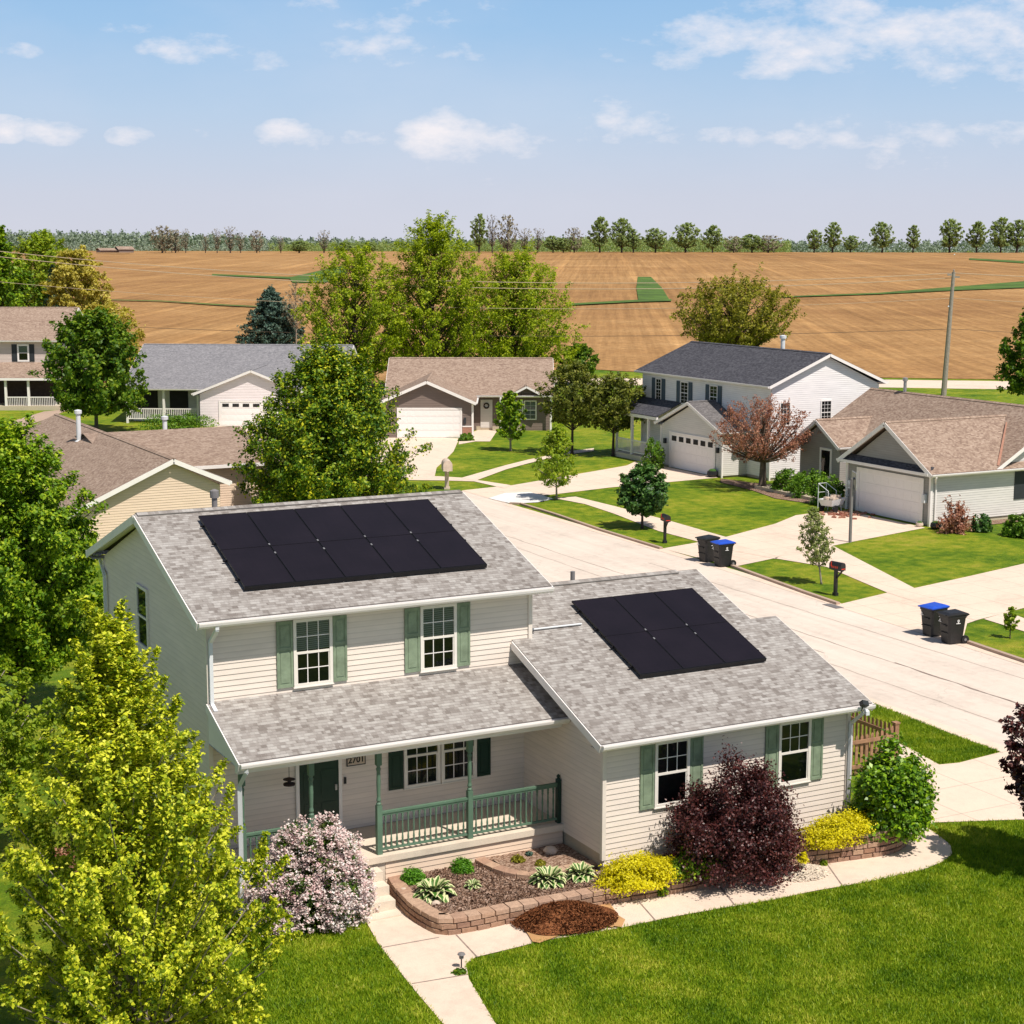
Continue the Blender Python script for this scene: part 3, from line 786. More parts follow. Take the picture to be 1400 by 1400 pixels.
# ------------------------------------------------------------------ camera, light, sky
scene = bpy.context.scene
cam = bpy.data.cameras.new('camera'); co = bpy.data.objects.new('camera', cam); COL.objects.link(co); scene.camera = co
yaw, pit, rol = .482, .155, .002
f = Vector((math.sin(yaw) * math.cos(pit), math.cos(yaw) * math.cos(pit), -math.sin(pit))); r_ = Vector((math.cos(yaw), -math.sin(yaw), 0)); u_ = r_.cross(f)
r2 = r_ * math.cos(rol) + u_ * math.sin(rol); u2 = -r_ * math.sin(rol) + u_ * math.cos(rol)
co.matrix_world = Matrix(((r2.x, u2.x, -f.x, CAM[0]), (r2.y, u2.y, -f.y, CAM[1]), (r2.z, u2.z, -f.z, CAM[2]), (0, 0, 0, 1)))
cam.sensor_width = 36; cam.sensor_fit = 'HORIZONTAL'; cam.lens = 36 * 2307.7 / 1400; cam.clip_end = 20000; cam.clip_start = 0.5

sunv = Vector((.25, -1.0, 1.7)).normalized()
sl = bpy.data.lights.new('sun', 'SUN'); sl.energy = 5.0; sl.angle = R(0.53); sl.color = (1.0, 0.925, 0.835)
so = bpy.data.objects.new('sun', sl); COL.objects.link(so); so.location = (0, -30, 60)
so.rotation_euler = sunv.to_track_quat('Z', 'Y').to_euler()

w = bpy.data.worlds.new('World'); scene.world = w; w.use_nodes = True
nt = w.node_tree; nt.nodes.clear()
out = nt.nodes.new('ShaderNodeOutputWorld'); bg = nt.nodes.new('ShaderNodeBackground'); bg.inputs[1].default_value = 0.065
sky = nt.nodes.new('ShaderNodeTexSky'); sky.sky_type = 'NISHITA'; sky.sun_disc = False
sky.sun_elevation = math.asin(sunv.z); sky.sun_rotation = math.atan2(sunv.x, sunv.y); sky.air_density = 1.0; sky.dust_density = 1.2; sky.ozone_density = 1.6
tc = nt.nodes.new('ShaderNodeTexCoord'); D = tc.outputs['Generated']
sep = nt.nodes.new('ShaderNodeSeparateXYZ'); nt.links.new(D, sep.inputs[0])
# pale haze towards the horizon
el = sep.outputs[2]
hz = ramp(nt, math_n(nt, 'MULTIPLY', el, 2.0), [(0.0, (.9, .9, .9)), (0.30, (.85, .85, .85)), (.62, (.0, .0, .0))])
hc = ramp(nt, math_n(nt, 'MULTIPLY', el, 5.0), [(0.0, (.70, .71, .81)), (0.15, (.66, .70, .83)), (0.38, (.53, .68, .885)), (0.62, (.38, .61, .90)), (.8, (.31, .56, .89))])
hs = nt.nodes.new('ShaderNodeVectorMath'); hs.operation = 'SCALE'; hs.inputs['Scale'].default_value = 1 / .065; nt.links.new(hc, hs.inputs[0])
col = mixc(nt, hz, sky.outputs[0], hs.outputs[0])
# clouds: soft noise inside regions of the sky dome
CL = [ ((0.6028, 0.7895, 0.1159), 230, 44, .95), ((0.6142, 0.7785, 0.1293), 60, 26, 1.0), ((0.6703, 0.7336, 0.1120), 150, 55, .8), ((0.5666, 0.8161, 0.1138), 150, 30, .85), ((0.6776, 0.7250, 0.1232), 120, 26, .8),
       ((0.4301, 0.9006, 0.0624), 62, 36, 1.35), ((0.4623, 0.8846, 0.0616), 60, 24, .7), ((0.4882, 0.8703, 0.0646), 55, 30, .6), ((0.5125, 0.8553, 0.0768), 28, 24, .85), ((0.5314, 0.8442, 0.0698), 40, 18, .95), ((0.5407, 0.8389, 0.0624), 34, 12, .9), ((0.5211, 0.8512, 0.0625), 40, 14, .6),
       ((0.3431, 0.9371, 0.0645), 38, 18, .85), ((0.3567, 0.9322, 0.0618), 30, 14, .75), ((0.2193, 0.9735, 0.0646), 38, 18, .95), ((0.1948, 0.9787, 0.0649), 26, 16, .9), ((0.2599, 0.9636, 0.0622), 30, 12, .8), ((0.2981, 0.9524, 0.0636), 16, 10, .6),
       ((0.2962, 0.9488, 0.1100), 70, 20, .75), ((0.3272, 0.9392, 0.1039), 90, 20, .4), ((0.3990, 0.9070, 0.1347), 130, 32, .62), ((0.4076, 0.9064, 0.1110), 150, 28, .4), ((0.2615, 0.9576, 0.1208), 50, 12, .35),
       ((0.5701, 0.8191, 0.0630), 60, 14, .75), ((0.6004, 0.7973, 0.0620), 40, 14, .6), ((0.6196, 0.7822, 0.0658), 60, 22, .75), ((0.6478, 0.7590, 0.0645), 60, 18, .85), ((0.6748, 0.7353, 0.0629), 90, 18, .8), ((0.6458, 0.7620, 0.0493), 70, 18, .5), ((0.3859, 0.9204, 0.0629), 40, 12, .55),
       ((0.4591, 0.8876, 0.0384), 80, 10, .4), ((0.6293, 0.7657, 0.1335), 260, 18, .6), ((0.4917, 0.8605, 0.1331), 120, 16, .45), ((0.1966, 0.9746, 0.1071), 40, 12, .6) ]
acc = None
for d, rx, ry, s_ in CL:
    dv = Vector(d); t1 = Vector((0, 0, 1)).cross(dv).normalized(); t2 = dv.cross(t1).normalized()
    a = nt.nodes.new('ShaderNodeVectorMath'); a.operation = 'DOT_PRODUCT'; a.inputs[1].default_value = tuple(t1 * (2307.7 / rx)); nt.links.new(D, a.inputs[0])
    b = nt.nodes.new('ShaderNodeVectorMath'); b.operation = 'DOT_PRODUCT'; b.inputs[1].default_value = tuple(t2 * (2307.7 / ry)); nt.links.new(D, b.inputs[0])
    q = math_n(nt, 'ADD', math_n(nt, 'MULTIPLY', a.outputs['Value'], a.outputs['Value']), math_n(nt, 'MULTIPLY', b.outputs['Value'], b.outputs['Value']))
    v = math_n(nt, 'MULTIPLY', math_n(nt, 'MAXIMUM', math_n(nt, 'SUBTRACT', 1.0, math_n(nt, 'MULTIPLY', q, .5)), 0.0), s_)
    acc = v if acc is None else math_n(nt, 'MAXIMUM', acc, v)
mp = nt.nodes.new('ShaderNodeMapping'); mp.inputs['Scale'].default_value = (1, 1, 2.2); nt.links.new(D, mp.inputs[0])
n1 = noise(nt, mp.outputs[0], 26.0, 9, 0.62); n2 = noise(nt, mp.outputs[0], 7.0, 5, 0.6)
dens = math_n(nt, 'ADD', acc, math_n(nt, 'ADD', math_n(nt, 'MULTIPLY', math_n(nt, 'SUBTRACT', n1, .5), 3.4), math_n(nt, 'MULTIPLY', math_n(nt, 'SUBTRACT', n2, .5), .8)))
dens = math_n(nt, 'MULTIPLY', dens, ramp(nt, acc, [(0.0, (0, 0, 0)), (0.35, (1, 1, 1))]))
dm = ramp(nt, math_n(nt, 'MULTIPLY', dens, .55), [(0.22, (0, 0, 0)), (0.42, (.30, .30, .30)), (0.85, (.88, .88, .88))])
thin = math_n(nt, 'MULTIPLY', ramp(nt, noise(nt, mp.outputs[0], 3.0, 6, .6), [(0.45, (0, 0, 0)), (0.75, (1, 1, 1))]), .25)
col = mixc(nt, thin, col, (11.7, 12.0, 13.5))
col = mixc(nt, dm, col, (14.8, 14.0, 14.3))
nt.links.new(col, bg.inputs[0]); nt.links.new(bg.outputs[0], out.inputs[0])
scene.view_settings.view_transform = 'Standard'; scene.view_settings.look = 'None'; scene.view_settings.exposure = 0; scene.view_settings.gamma = 1
scene.cycles.max_bounces = 6; scene.cycles.transparent_max_bounces = 12; scene.cycles.diffuse_bounces = 2; scene.cycles.glossy_bounces = 3; scene.cycles.transmission_bounces = 4
scene.cycles.use_denoising = True
scene.cycles.sample_clamp_indirect = 5

# ------------------------------------------------------------------ terrain
def terr(x, y):
    d = (x - CAM[0]) * FWX + (y - CAM[1]) * FWY
    if d < 190: return G
    if d < 850:
        u = (d - 190) / 660; return G + 11.15 * (0.5 * u + 0.5 * u * u * (3 - 2 * u))
    if d < 1250: return G + 11.15 - 5.0 * (d - 850) / 400
    return G + 6.15
def tn(t, n):  # camera-ground frame -> world: t to the right, n forward
    return (CAM[0] + FWY * t + FWX * n, CAM[1] - FWX * t + FWY * n)
def sheet(name, ns, tf, mat, dz=0.0):
    mb = MB(); rows = []
    for n in ns:
        row = []
        for t in tf(n):
            x, y = tn(t, n); row.append(len(mb.v)); mb.v.append((x, y, terr(x, y) + dz))
        rows.append(row)
    for a, b in zip(rows[:-1], rows[1:]):
        for i in range(len(a) - 1): mb.f.append([a[i], a[i + 1], b[i + 1], b[i]]); mb.uv.append([(0, 0)] * 4)
    return struct(name, mb, mat, smooth=True)
tcols = [-6000, -2500, -1200, -600, -300, -150, -75, 0, 75, 150, 300, 600, 1200, 2500, 6000]
NS = [-60, 0, 40, 80, 120, 160, 190] + [190 + 22 * k for k in range(1, 31)] + [900, 1000, 1100, 1250, 2000, 4000, 9000]
sheet('ground', NS, lambda n: tcols, 'grass')
FB = [(-40.44, 159.33), (13.54, 132.49), (28.77, 125.24), (42.78, 118.26), (53.72, 115.76), (74.23, 132.20), (77.28, 122.06), (83.80, 115.48), (94.92, 105.78), (102.24, 100.03), (106.04, 96.90), (151.50, 66.43)]
# soil sheet over the rise, its near edge follows the road verge
def fieldsheet():
    mb = MB(); cols = []
    tl = [((x - CAM[0]) * FWY - (y - CAM[1]) * FWX, (x - CAM[0]) * FWX + (y - CAM[1]) * FWY) for x, y in FB]
    def near(tt):
        for (a, na), (b, nb_) in zip(tl[:-1], tl[1:]):
            if a <= tt <= b: return na + (nb_ - na) * (tt - a) / (b - a)
        return tl[0][1] if tt < tl[0][0] else tl[-1][1]
    rows = [0, .01, .03, .05] + [.05 + .95 * k / 40 for k in range(1, 41)]
    for k in range(-40, 61):
        tt = k * 6.0 if abs(k) < 20 else (k * 6.0 if k > 0 else k * 12.0)
        if k > 20: tt = 120 + (k - 20) * 25
        if k < -20: tt = -240 + (k + 20) * 25
        n0 = near(tt); col_ = []
        for rr in rows:
            n = n0 + (846 - n0) * rr; x, y = tn(tt, n); col_.append(len(mb.v)); mb.v.append((x, y, terr(x, y) + .05 + .1 * rr))
        cols.append(col_)
    for a, b in zip(cols[:-1], cols[1:]):
        for i in range(len(a) - 1): mb.f.append([a[i], b[i], b[i + 1], a[i + 1]]); mb.uv.append([(0, 0)] * 4)
    return struct('field', mb, 'field', smooth=True)
fieldsheet()
def drape(name, pts, mat, dz, sub=8, poly=False):
    """polygon strips given as left/right edge pairs draped over the terrain"""
    mb = MB(); L, Rr_ = pts
    n = len(L); rows = []
    for i in range(n - 1):
        for k in range(sub):
            u = k / sub; rows.append(tuple((a[0] + (b[0] - a[0]) * u, a[1] + (b[1] - a[1]) * u) for a, b in ((L[i], L[i + 1]), (Rr_[i], Rr_[i + 1]))))
    rows.append((L[-1], Rr_[-1]))
    for a, b in zip(rows[:-1], rows[1:]):
        mb.poly([(p[0], p[1], terr(*p) + dz) for p in (a[0], a[1], b[1], b[0])])
    return struct(name, mb, mat)
drape('field_strip', ([(236.57, 380.14), (199.28, 320.64), (166.30, 266.51)], [(239.85, 378.42), (204.73, 317.79), (172.35, 264.12)]), 'field_green', .30)
drape('field_strip', ([(204.75, 269.69), (234.68, 274.37), (271.43, 291.28), (314.52, 310.94), (356.26, 325.14)], [(202.12, 266.14), (230.20, 268.97), (257.96, 276.30), (284.88, 280.50), (314.20, 285.16)]), 'field_green', .30)
drape('field_strip', ([(467.23, 498.30), (454.80, 455.04)], [(450.15, 479.69), (433.65, 433.31)]), 'field_green', .32)
drape('field_strip', ([(147.99, 262.28), (167.74, 269.68), (175.67, 268.69)], [(144.73, 256.53), (163.01, 262.03), (171.49, 262.24)]), 'field_green', .32)
drape('field_strip', ([(71.07, 317.11), (79.16, 308.21), (85.22, 289.15), (90.14, 277.79)], [(70.37, 314.36), (78.21, 304.87), (84.00, 285.36), (88.86, 274.14)]), 'field_green', .30)
drape('field_strip', ([(145.96, 415.78), (168.51, 454.93), (200.10, 509.70)], [(135.16, 383.71), (142.62, 379.81), (175.37, 445.57)]), 'field_green', .32)
drape('field_strip', ([(135.24, 450.72), (141.13, 435.50), (148.50, 419.76)], [(131.62, 439.38), (137.69, 425.42), (143.29, 405.67)]), 'field_green', .31)

def flat(name, pts, z, mat):
    mb = MB(); mb.poly([(x, y, z) for x, y in pts]); return struct(name, mb, mat)
# far country road behind the houses
flat('far_road', [(62.17, 122.91), (67.89, 119.53), (73.23, 115.59), (94.02, 103.57), (99.78, 99.42), (110.45, 91.59), (103.32, 84.82), (93.02, 91.98), (87.79, 96.14), (68.68, 108.30), (63.44, 111.76), (58.02, 114.97)], G + .012, 'concrete')
# the street and what joins it
flat('street', [(13.9, -45), (21.3, -45), (21.35, 10), (21.8, 16), (22.3, 27), (22.4, 47.6), (22.35, 52.4), (-30, 53.4), (-30, 45.2), (13.9, 44.4)], G + .006, 'road')
flat('driveway', [(22.3, 47.5), (25.5, 48.9), (30, 49.9), (37.6, 50.6), (37.6, 56.4)] + [(37.16, 58.88), (35.77, 57.55), (32.55, 56.11), (28.07, 54.13), (25.66, 53.08), (24.67, 52.99)] + [(22.3, 52.5)], G + .014, 'concrete')
flat('driveway', [(22.29, 32.59), (26.05, 33.60), (30.72, 35.83), (33.15, 37.46), (35.03, 37.77)] + [(36.3, 37.4), (36.3, 32.2)] + [(36.27, 31.69), (30.67, 30.18), (29.45, 29.82), (25.24, 28.48), (22.62, 27.68)], G + .014, 'concrete')
flat('driveway', [(21.69, 19.78), (24.76, 20.67), (26.26, 20.88), (30.08, 21.81), (33.75, 22.78), (42.92, 24.94), (35.59, 16.87), (27.39, 16.25), (26.36, 15.98), (24.84, 15.59), (24.34, 15.45), (23.75, 15.24), (21.81, 13.34)], G + .014, 'concrete')
flat('driveway', [(12.22, 5.36), (11.88, 3.91), (11.73, 3.14), (12.29, 3.03), (13.87, 3.24), (14.58, 0.64), (11.82, -1.99), (10.62, -0.94), (8.69, -0.18), (8.23, -0.27), (8.13, 0.03)], G + .014, 'concrete')
flat('driveway', [(18.82, 59.61), (23.15, 57.77), (25.15, 61.75), (27.05, 64.63), (29.52, 68.55), (33.14, 75.17), (29.93, 78.15), (27.02, 79.68)], G + .018, 'concrete')
T3_ = lambda t, n: (.866 * t + .5 * n, -.5 * t + .866 * n)
flat('driveway', [T3_(-27.2, 88.5), T3_(-21.8, 88.5), T3_(-20.5, 66), T3_(-28.5, 66)], G + .02, 'concrete')  # unseen drive, added to cut green bounce onto the ranch garage front
flat('front_path', [(31.53, 71.94), (33.31, 73.03), (34.18, 72.57), (37.06, 77.33), (38.11, 78.94), (37.53, 80.34), (35.55, 78.12), (32.94, 74.76)], G + .022, 'concrete')
flat('sidewalk', [(19.62, 61.56), (23.62, 58.17), (24.55, 57.04), (25.59, 53.12), (24.72, 52.14), (24.47, 55.38), (22.89, 56.63), (18.68, 59.26)], G + .024, 'concrete')
flat('sidewalk', [(24.55, 57.04), (29.19, 60.77), (31.77, 62.63), (35.95, 65.18), (38.47, 66.06), (37.71, 64.75), (35.30, 63.84), (31.08, 61.14), (28.44, 59.14), (24.47, 55.38)], G + .028, 'concrete')
flat('sidewalk', [(26.63, 47.73), (26.75, 43.98), (26.70, 38.83), (26.46, 33.56), (26.47, 29.27), (25.21, 28.34), (24.72, 30.83), (24.68, 33.14), (24.64, 36.56), (25.46, 41.85), (25.77, 45.26), (25.36, 47.80)], G + .020, 'concrete')
flat('sidewalk', [(29.39, 30.52), (29.29, 29.58), (26.26, 20.88), (25.63, 18.54), (25.24, 16.57), (24.84, 15.59), (24.34, 15.45), (24.36, 16.36), (24.76, 20.67), (25.99, 25.91), (25.24, 28.48)], G + .020, 'concrete')
flat('sidewalk', [(26.36, 15.98), (26.10, 14.93), (25.77, 11.89), (24.45, 10.62), (24.60, 13.39), (24.76, 15.50)], G + .020, 'concrete')
flat('concrete_patch', [(22.27, 49.22), (23.90, 50.55), (25.27, 50.23), (25.19, 47.50), (23.87, 46.83), (22.47, 46.98)], G + .030, 'concrete_new')
# tar seams and a crack in the street
def seam(pts, w, mat='seam_pale'):
    mb = MB()
    q = []
    for (a, b) in zip(pts[:-1], pts[1:]):
        k = max(2, int(math.dist(a, b) / .7))
        q += [(a[0] + (b[0] - a[0]) * i / k, a[1] + (b[1] - a[1]) * i / k) for i in range(k)]
    q.append(pts[-1]); q = [(x + random.uniform(-.035, .035), y) for x, y in q]
    ws = [w * random.uniform(.45, 1.5) for _ in q]
    for i in range(len(q) - 1):
        mb.poly([(q[i][0] - ws[i], q[i][1], G + .011), (q[i][0] + ws[i], q[i][1], G + .011), (q[i + 1][0] + ws[i + 1], q[i + 1][1], G + .011), (q[i + 1][0] - ws[i + 1], q[i + 1][1], G + .011)])
    struct('tar_seam', mb, mat)
seam([(17.7, -10), (17.75, 12)], .04, 'seam'); seam([(17.75, 12), (17.8, 44)], .02); seam([(19.9, 2), (20.0, 30)], .018); seam([(15.8, -5), (15.9, 20)], .014); seam([(16.6, 14), (16.8, 38)], .014)
# kerbs with gutter pans
def kerb(pts, h=.10, w=.16):
    mb = MB()
    for a, b in zip(pts[:-1], pts[1:]):
        n = max(1, int(math.dist(a, b) / 3.0))
        for k in range(n):
            p = [a[i] + (b[i] - a[i]) * k / n for i in (0, 1)]; q = [a[i] + (b[i] - a[i]) * (k + .994) / n for i in (0, 1)]
            mb.beam((p[0], p[1], G + h / 2), (q[0], q[1], G + h / 2), w, h)
    struct('kerb', mb, 'kerb')
b_ = MB(); gx, gy = [(21.40, 19.66)][0]; b_.box(gx - .18, gy - .4, G + .014, gx + .18, gy + .4, G + .022)
for k in range(7): b_.box(gx - .15, gy - .36 + k * .11, G + .022, gx + .15, gy - .32 + k * .11, G + .03)
tag(b_.build('storm_drain', 'pipe_grey'), 'small dark storm drain grate in the gutter below the right mailbox', 'drain')
kerb([(22.38, 47.03), (22.79, 46.62), (22.68, 42.75), (22.32, 37.94), (22.23, 34.59), (22.19, 32.48)])
kerb([(22.57, 27.71), (22.21, 24.75), (21.91, 22.02), (21.72, 19.76)])
kerb([(21.72, 13.27), (21.58, 11.76), (21.45, 10.16), (21.09, 7.39)])
gp = MB()
gp.poly([(21.1, -45, G + .013), (21.45, -45, G + .013), (21.45, 10, G + .013), (21.75, 15, G + .013), (22.3, 28, G + .013), (22.4, 47, G + .013), (21.95, 47, G + .013), (21.85, 28, G + .013), (21.3, 15, G + .013), (21.1, 10, G + .013)])
gp.poly([(13.9, -45, G + .013), (14.35, -45, G + .013), (14.35, 44, G + .013), (13.9, 44, G + .013)])
struct('gutter_pan', gp, 'concrete')

# front walk, planting bed, retaining walls
WALK = [(-3.42, 3.50), (-4.42, 1.69), (-5.03, 0.44), (-5.22, -0.56), (-5.43, -2.49), (-5.56, -4.09), (-5.69, -5.89), (-4.97, -6.27), (-4.77, -4.50), (-4.40, -2.77), (-4.17, -2.18), (-3.89, -2.00), (-2.95, -1.95), (-2.52, -1.90), (-1.72, -1.99), (-0.79, -2.06), (0.29, -2.06), (1.36, -2.13), (2.69, -2.25), (3.68, -2.25), (5.01, -2.36), (6.42, -2.34), (7.13, -2.17), (7.63, -1.89), (7.97, -1.44), (8.16, -0.81), (8.28, -0.22), (8.34, 0.25), (7.93, 0.55), (6.29, -0.79), (1.91, -0.66), (-2.39, -0.59), (-3.79, -0.21), (-3.98, 1.46)]
flat('front_walk', WALK, G + .020, 'walk')
for k, (a, b) in enumerate(([(-5.23, -0.82), (-4.10, -0.88)], [(-5.39, -2.50), (-4.34, -2.61)], [(-3.76, -0.92), (-3.86, -2.01)], [(-2.53, -0.94), (-2.55, -1.89)], [(0.19, -1.09), (-0.04, -2.10)], [(2.12, -1.07), (1.78, -2.13)], [(4.84, -1.13), (4.33, -2.30)])):
    mb = MB(); mb.beam((a[0], a[1], G + .0225), (b[0], b[1], G + .0225), .03, .004); struct('walk_joint', mb, 'seam')

def block_wall(pts, z0, courses, name='retaining_wall', bl=.30, bh=.115, dep=.24, label=None, closed_top=True, hfun=None):
    seg = []; P_ = [Vector((p[0], p[1], 0)) for p in pts]
    # smooth the traced line
    Q = []
    for i in range(len(P_) - 1):
        a = P_[max(i - 1, 0)]; b = P_[i]; c = P_[i + 1]; d = P_[min(i + 2, len(P_) - 1)]
        for k in range(8):
            t = k / 8; Q.append(0.5 * ((2 * b) + (-a + c) * t + (2 * a - 5 * b + 4 * c - d) * t * t + (-a + 3 * b - 3 * c + d) * t ** 3))
    Q.append(P_[-1])
    cum = [0]
    for a, b in zip(Q[:-1], Q[1:]): cum.append(cum[-1] + (b - a).length)
    def at(s):
        s = min(max(s, 0), cum[-1] - 1e-4)
        for i in range(len(Q) - 1):
            if cum[i + 1] >= s:
                return Q[i] + (Q[i + 1] - Q[i]) * ((s - cum[i]) / max(1e-6, cum[i + 1] - cum[i]))
        return Q[-1]
    mb = MB(); cm = MB(); L = cum[-1]
    for c in range(courses + 3):
        s = (c % 2) * bl * .5
        while s < L - .05:
            l = bl * random.uniform(.9, 1.1); a = at(s); b = at(min(s + l - .012, L)); d = (b - a)
            nloc = courses if hfun is None else hfun((s + l / 2) / L)
            if d.length > .05 and c < nloc:
                last = c == nloc - 1
                d.normalize(); n_ = Vector((-d.y, d.x, 0)); off = n_ * (dep / 2 + c * .012 + random.uniform(-.008, .008))
                z = z0 + bh * c + bh / 2
                tgt = cm if last else mb
                hh = bh / 2 - .004; ex = .012 if last else 0
                ctr = (a + b) / 2 + off + Vector((0, 0, z)); ax = d * ((b - a).length / 2); ay = n_ * (dep / 2 + ex)
                # split-face block: front bevelled
                i0 = len(tgt.v); fr = .03
                vs = []
                for sz in (-1, 1):
                    vs += [ctr - ax * (1 - 2 * fr) - ay * 1.04 + Vector((0, 0, sz * hh * .82)), ctr + ax * (1 - 2 * fr) - ay * 1.04 + Vector((0, 0, sz * hh * .82)), ctr + ax + ay * -.85 + Vector((0, 0, sz * hh)), ctr + ax + ay + Vector((0, 0, sz * hh)), ctr - ax + ay + Vector((0, 0, sz * hh)), ctr - ax + ay * -.85 + Vector((0, 0, sz * hh))]
                tgt.faces(vs, [(5, 4, 3, 2, 1, 0), (6, 7, 8, 9, 10, 11), (0, 1, 7, 6), (1, 2, 8, 7), (2, 3, 9, 8), (3, 4, 10, 9), (4, 5, 11, 10), (5, 0, 6, 11)])
            s += l
    return mb, cm
WALL1 = [(-3.67, 3.09), (-3.90, 2.31), (-4.11, 1.38), (-4.20, 0.64), (-4.21, 0.08), (-4.17, -0.36), (-4.07, -0.75), (-3.80, -0.89), (-3.20, -0.93), (-2.58, -0.91), (-1.54, -0.96), (-0.43, -0.97), (0.69, -1.06), (1.62, -1.10), (2.86, -1.01), (4.12, -1.06), (4.88, -1.15), (5.89, -1.29), (6.51, -1.30), (7.09, -1.05), (7.58, -0.51), (7.78, 0.04)]
mb, cm = block_wall(WALL1, G, 3, hfun=lambda u: 3 if u < .62 else (4 if u < .74 else 5))
t = thing('retaining_wall', 'curved retaining wall of tan blocks around the front planting bed', 'retaining wall', (WALL1[8][0], WALL1[8][1], G))
OFF[t.name] = Vector(t.location); mb.build('block_courses', 'blocks', t); cm.build('cap_course', 'caps', t)
WALL2 = [(-2.00, 2.09), (-2.08, 1.66), (-2.04, 1.26), (-1.88, 0.72), (-1.49, 0.29), (-0.70, 0.25), (0.16, 0.31), (0.55, 0.44)]
mb, cm = block_wall(WALL2, -.37, 1, bl=.28, bh=.12, dep=.2)
t = thing('retaining_wall', 'low single course of tan edging blocks inside the planting bed beside the porch', 'retaining wall', (WALL2[4][0], WALL2[4][1], -.37))
OFF[t.name] = Vector(t.location); cm.build('cap_course', 'caps', t)
def inset(pts, d):
    o = []
    for i, p in enumerate(pts):
        a = Vector(pts[max(i - 1, 0)]); b = Vector(pts[min(i + 1, len(pts) - 1)]); t_ = (b - a).normalized(); o.append((p[0] - t_.y * d, p[1] + t_.x * d))
    return o
def lumpy(name, poly, z, mat, amp=.035, step=.16):
    """planting soil: grid of bumps clipped to a polygon"""
    xs = [p[0] for p in poly]; ys = [p[1] for p in poly]
    def inside(x, y):
        c = False; j = len(poly) - 1
        for i in range(len(poly)):
            xi, yi = poly[i]; xj, yj = poly[j]
            if (yi > y) != (yj > y) and x < (xj - xi) * (y - yi) / (yj - yi) + xi: c = not c
            j = i
        return c
    mb = MB(); nx = int((max(xs) - min(xs)) / step) + 1; ny = int((max(ys) - min(ys)) / step) + 1; idx = {}
    for i in range(nx + 1):
        for j in range(ny + 1):
            x = min(xs) + i * step; y = min(ys) + j * step
            if inside(x, y): idx[i, j] = len(mb.v); mb.v.append((x, y, z + amp * (math.sin(x * 3.1 + y * 1.7) * .4 + random.uniform(-.5, .5))))
    for (i, j), a in idx.items():
        q = [(i, j), (i + 1, j), (i + 1, j + 1), (i, j + 1)]
        if all(k in idx for k in q): mb.f.append([idx[k] for k in q]); mb.uv.append([(0, 0)] * 4)
    return struct(name, mb, mat, smooth=True)
BED = inset(WALL1, .20) + [(7.2, 1.6), (5.9, .6), (.3, .6), (.1, 1.9), (-4.0, 1.9)]
lumpy('planting_bed', BED, -.375, 'mulch')
BED2 = inset(WALL2, .12) + [(.9, .3), (.1, .3), (.1, 1.9), (-2.4, 1.9)]
lumpy('planting_bed', BED2, -.275, 'mulch', .02)
# ------------------------------------------------------------------ the main house
YF, YB, XL, XR_, OH, OG = 3.421, 11.472, -7.119, .124, .421, .319
YM = (YF + YB) / 2; ZE, ZR = 5.026, 6.523
H = thing('house', 'two storey beige house with ten black solar panels on its upper roof and green shutters', 'house', (-2.0, 5.0, G)); OFF[H.name] = Vector(H.location)
zw = ZE - .16
slm = (ZR - ZE) / (YM - YF + OH)
zpk = ZE + slm * (YM - (YF - OH)) - .12
mb = MB()
siding(mb, (XL, YF), (XR_, YF), [(0, .16), (XR_ - XL, .16), (XR_ - XL, zw), (0, zw)])
L = YB - YF
siding(mb, (XL, YB), (XL, YF), [(0, -.2), (L, -.2), (L, zw + .07), (L / 2, zpk), (0, zw + .07)])
siding(mb, (XR_, YF), (XR_, YB), [(0, -.2), (L, -.2), (L, zw + .07), (L / 2, zpk), (0, zw + .07)])
siding(mb, (XR_, YB), (XL, YB), [(0, -.2), (XR_ - XL, -.2), (XR_ - XL, zw), (0, zw)])
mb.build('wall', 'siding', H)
mb = MB(); mb.box(XL + .02, YF + .02, G, XR_ - .02, YB - .02, .1); mb.box(.03, .03, G, 6.17, 10.9, .0); mb.build('foundation', 'foundation', H)
gable(H, 'x', XL - OG, XR_ + OG, YF - OH, YB + OH, ZE, ZR, 'shingle', ov=OG)
# wing
WX = 6.201; WYe = -.421; WYr = 5.41; WZe, WZr = 2.494, 4.518; sw = (WZr - WZe) / (WYr - WYe)
zwe = WZe - .16
mb = MB(); WB = 2 * WYr - WYe - .42
siding(mb, (0, 0), (WX, 0), [(0, -.23), (WX, -.23), (WX, zwe), (0, zwe)])
siding(mb, (0, YF), (0, 0), [(0, 0), (YF, 0), (YF, zwe + .02), (0, WZe + sw * (YF - WYe) - .12)])
siding(mb, (WX, 0), (WX, 3.0), [(0, 0), (3.0, 0), (3.0, WZe + sw * (3.0 - WYe) - .12), (0, zwe + .02)])
siding(mb, (5.5, 3.0), (5.5, WB), [(0, 0), (WB - 3.0, 0), (WB - 3.0, zwe), (WYr - 3.0, WZr - .12), (0, WZe + sw * (3.0 - WYe) - .12)])
siding(mb, (5.5, WB), (.1, WB), [(0, 0), (5.4, 0), (5.4, zwe), (0, zwe)])
siding(mb, (WX, 3.0), (5.5, 3.0), [(0, 0), (.7, 0), (.7, 3.5), (0, 3.5)])
mb.build('wall', 'siding', H)
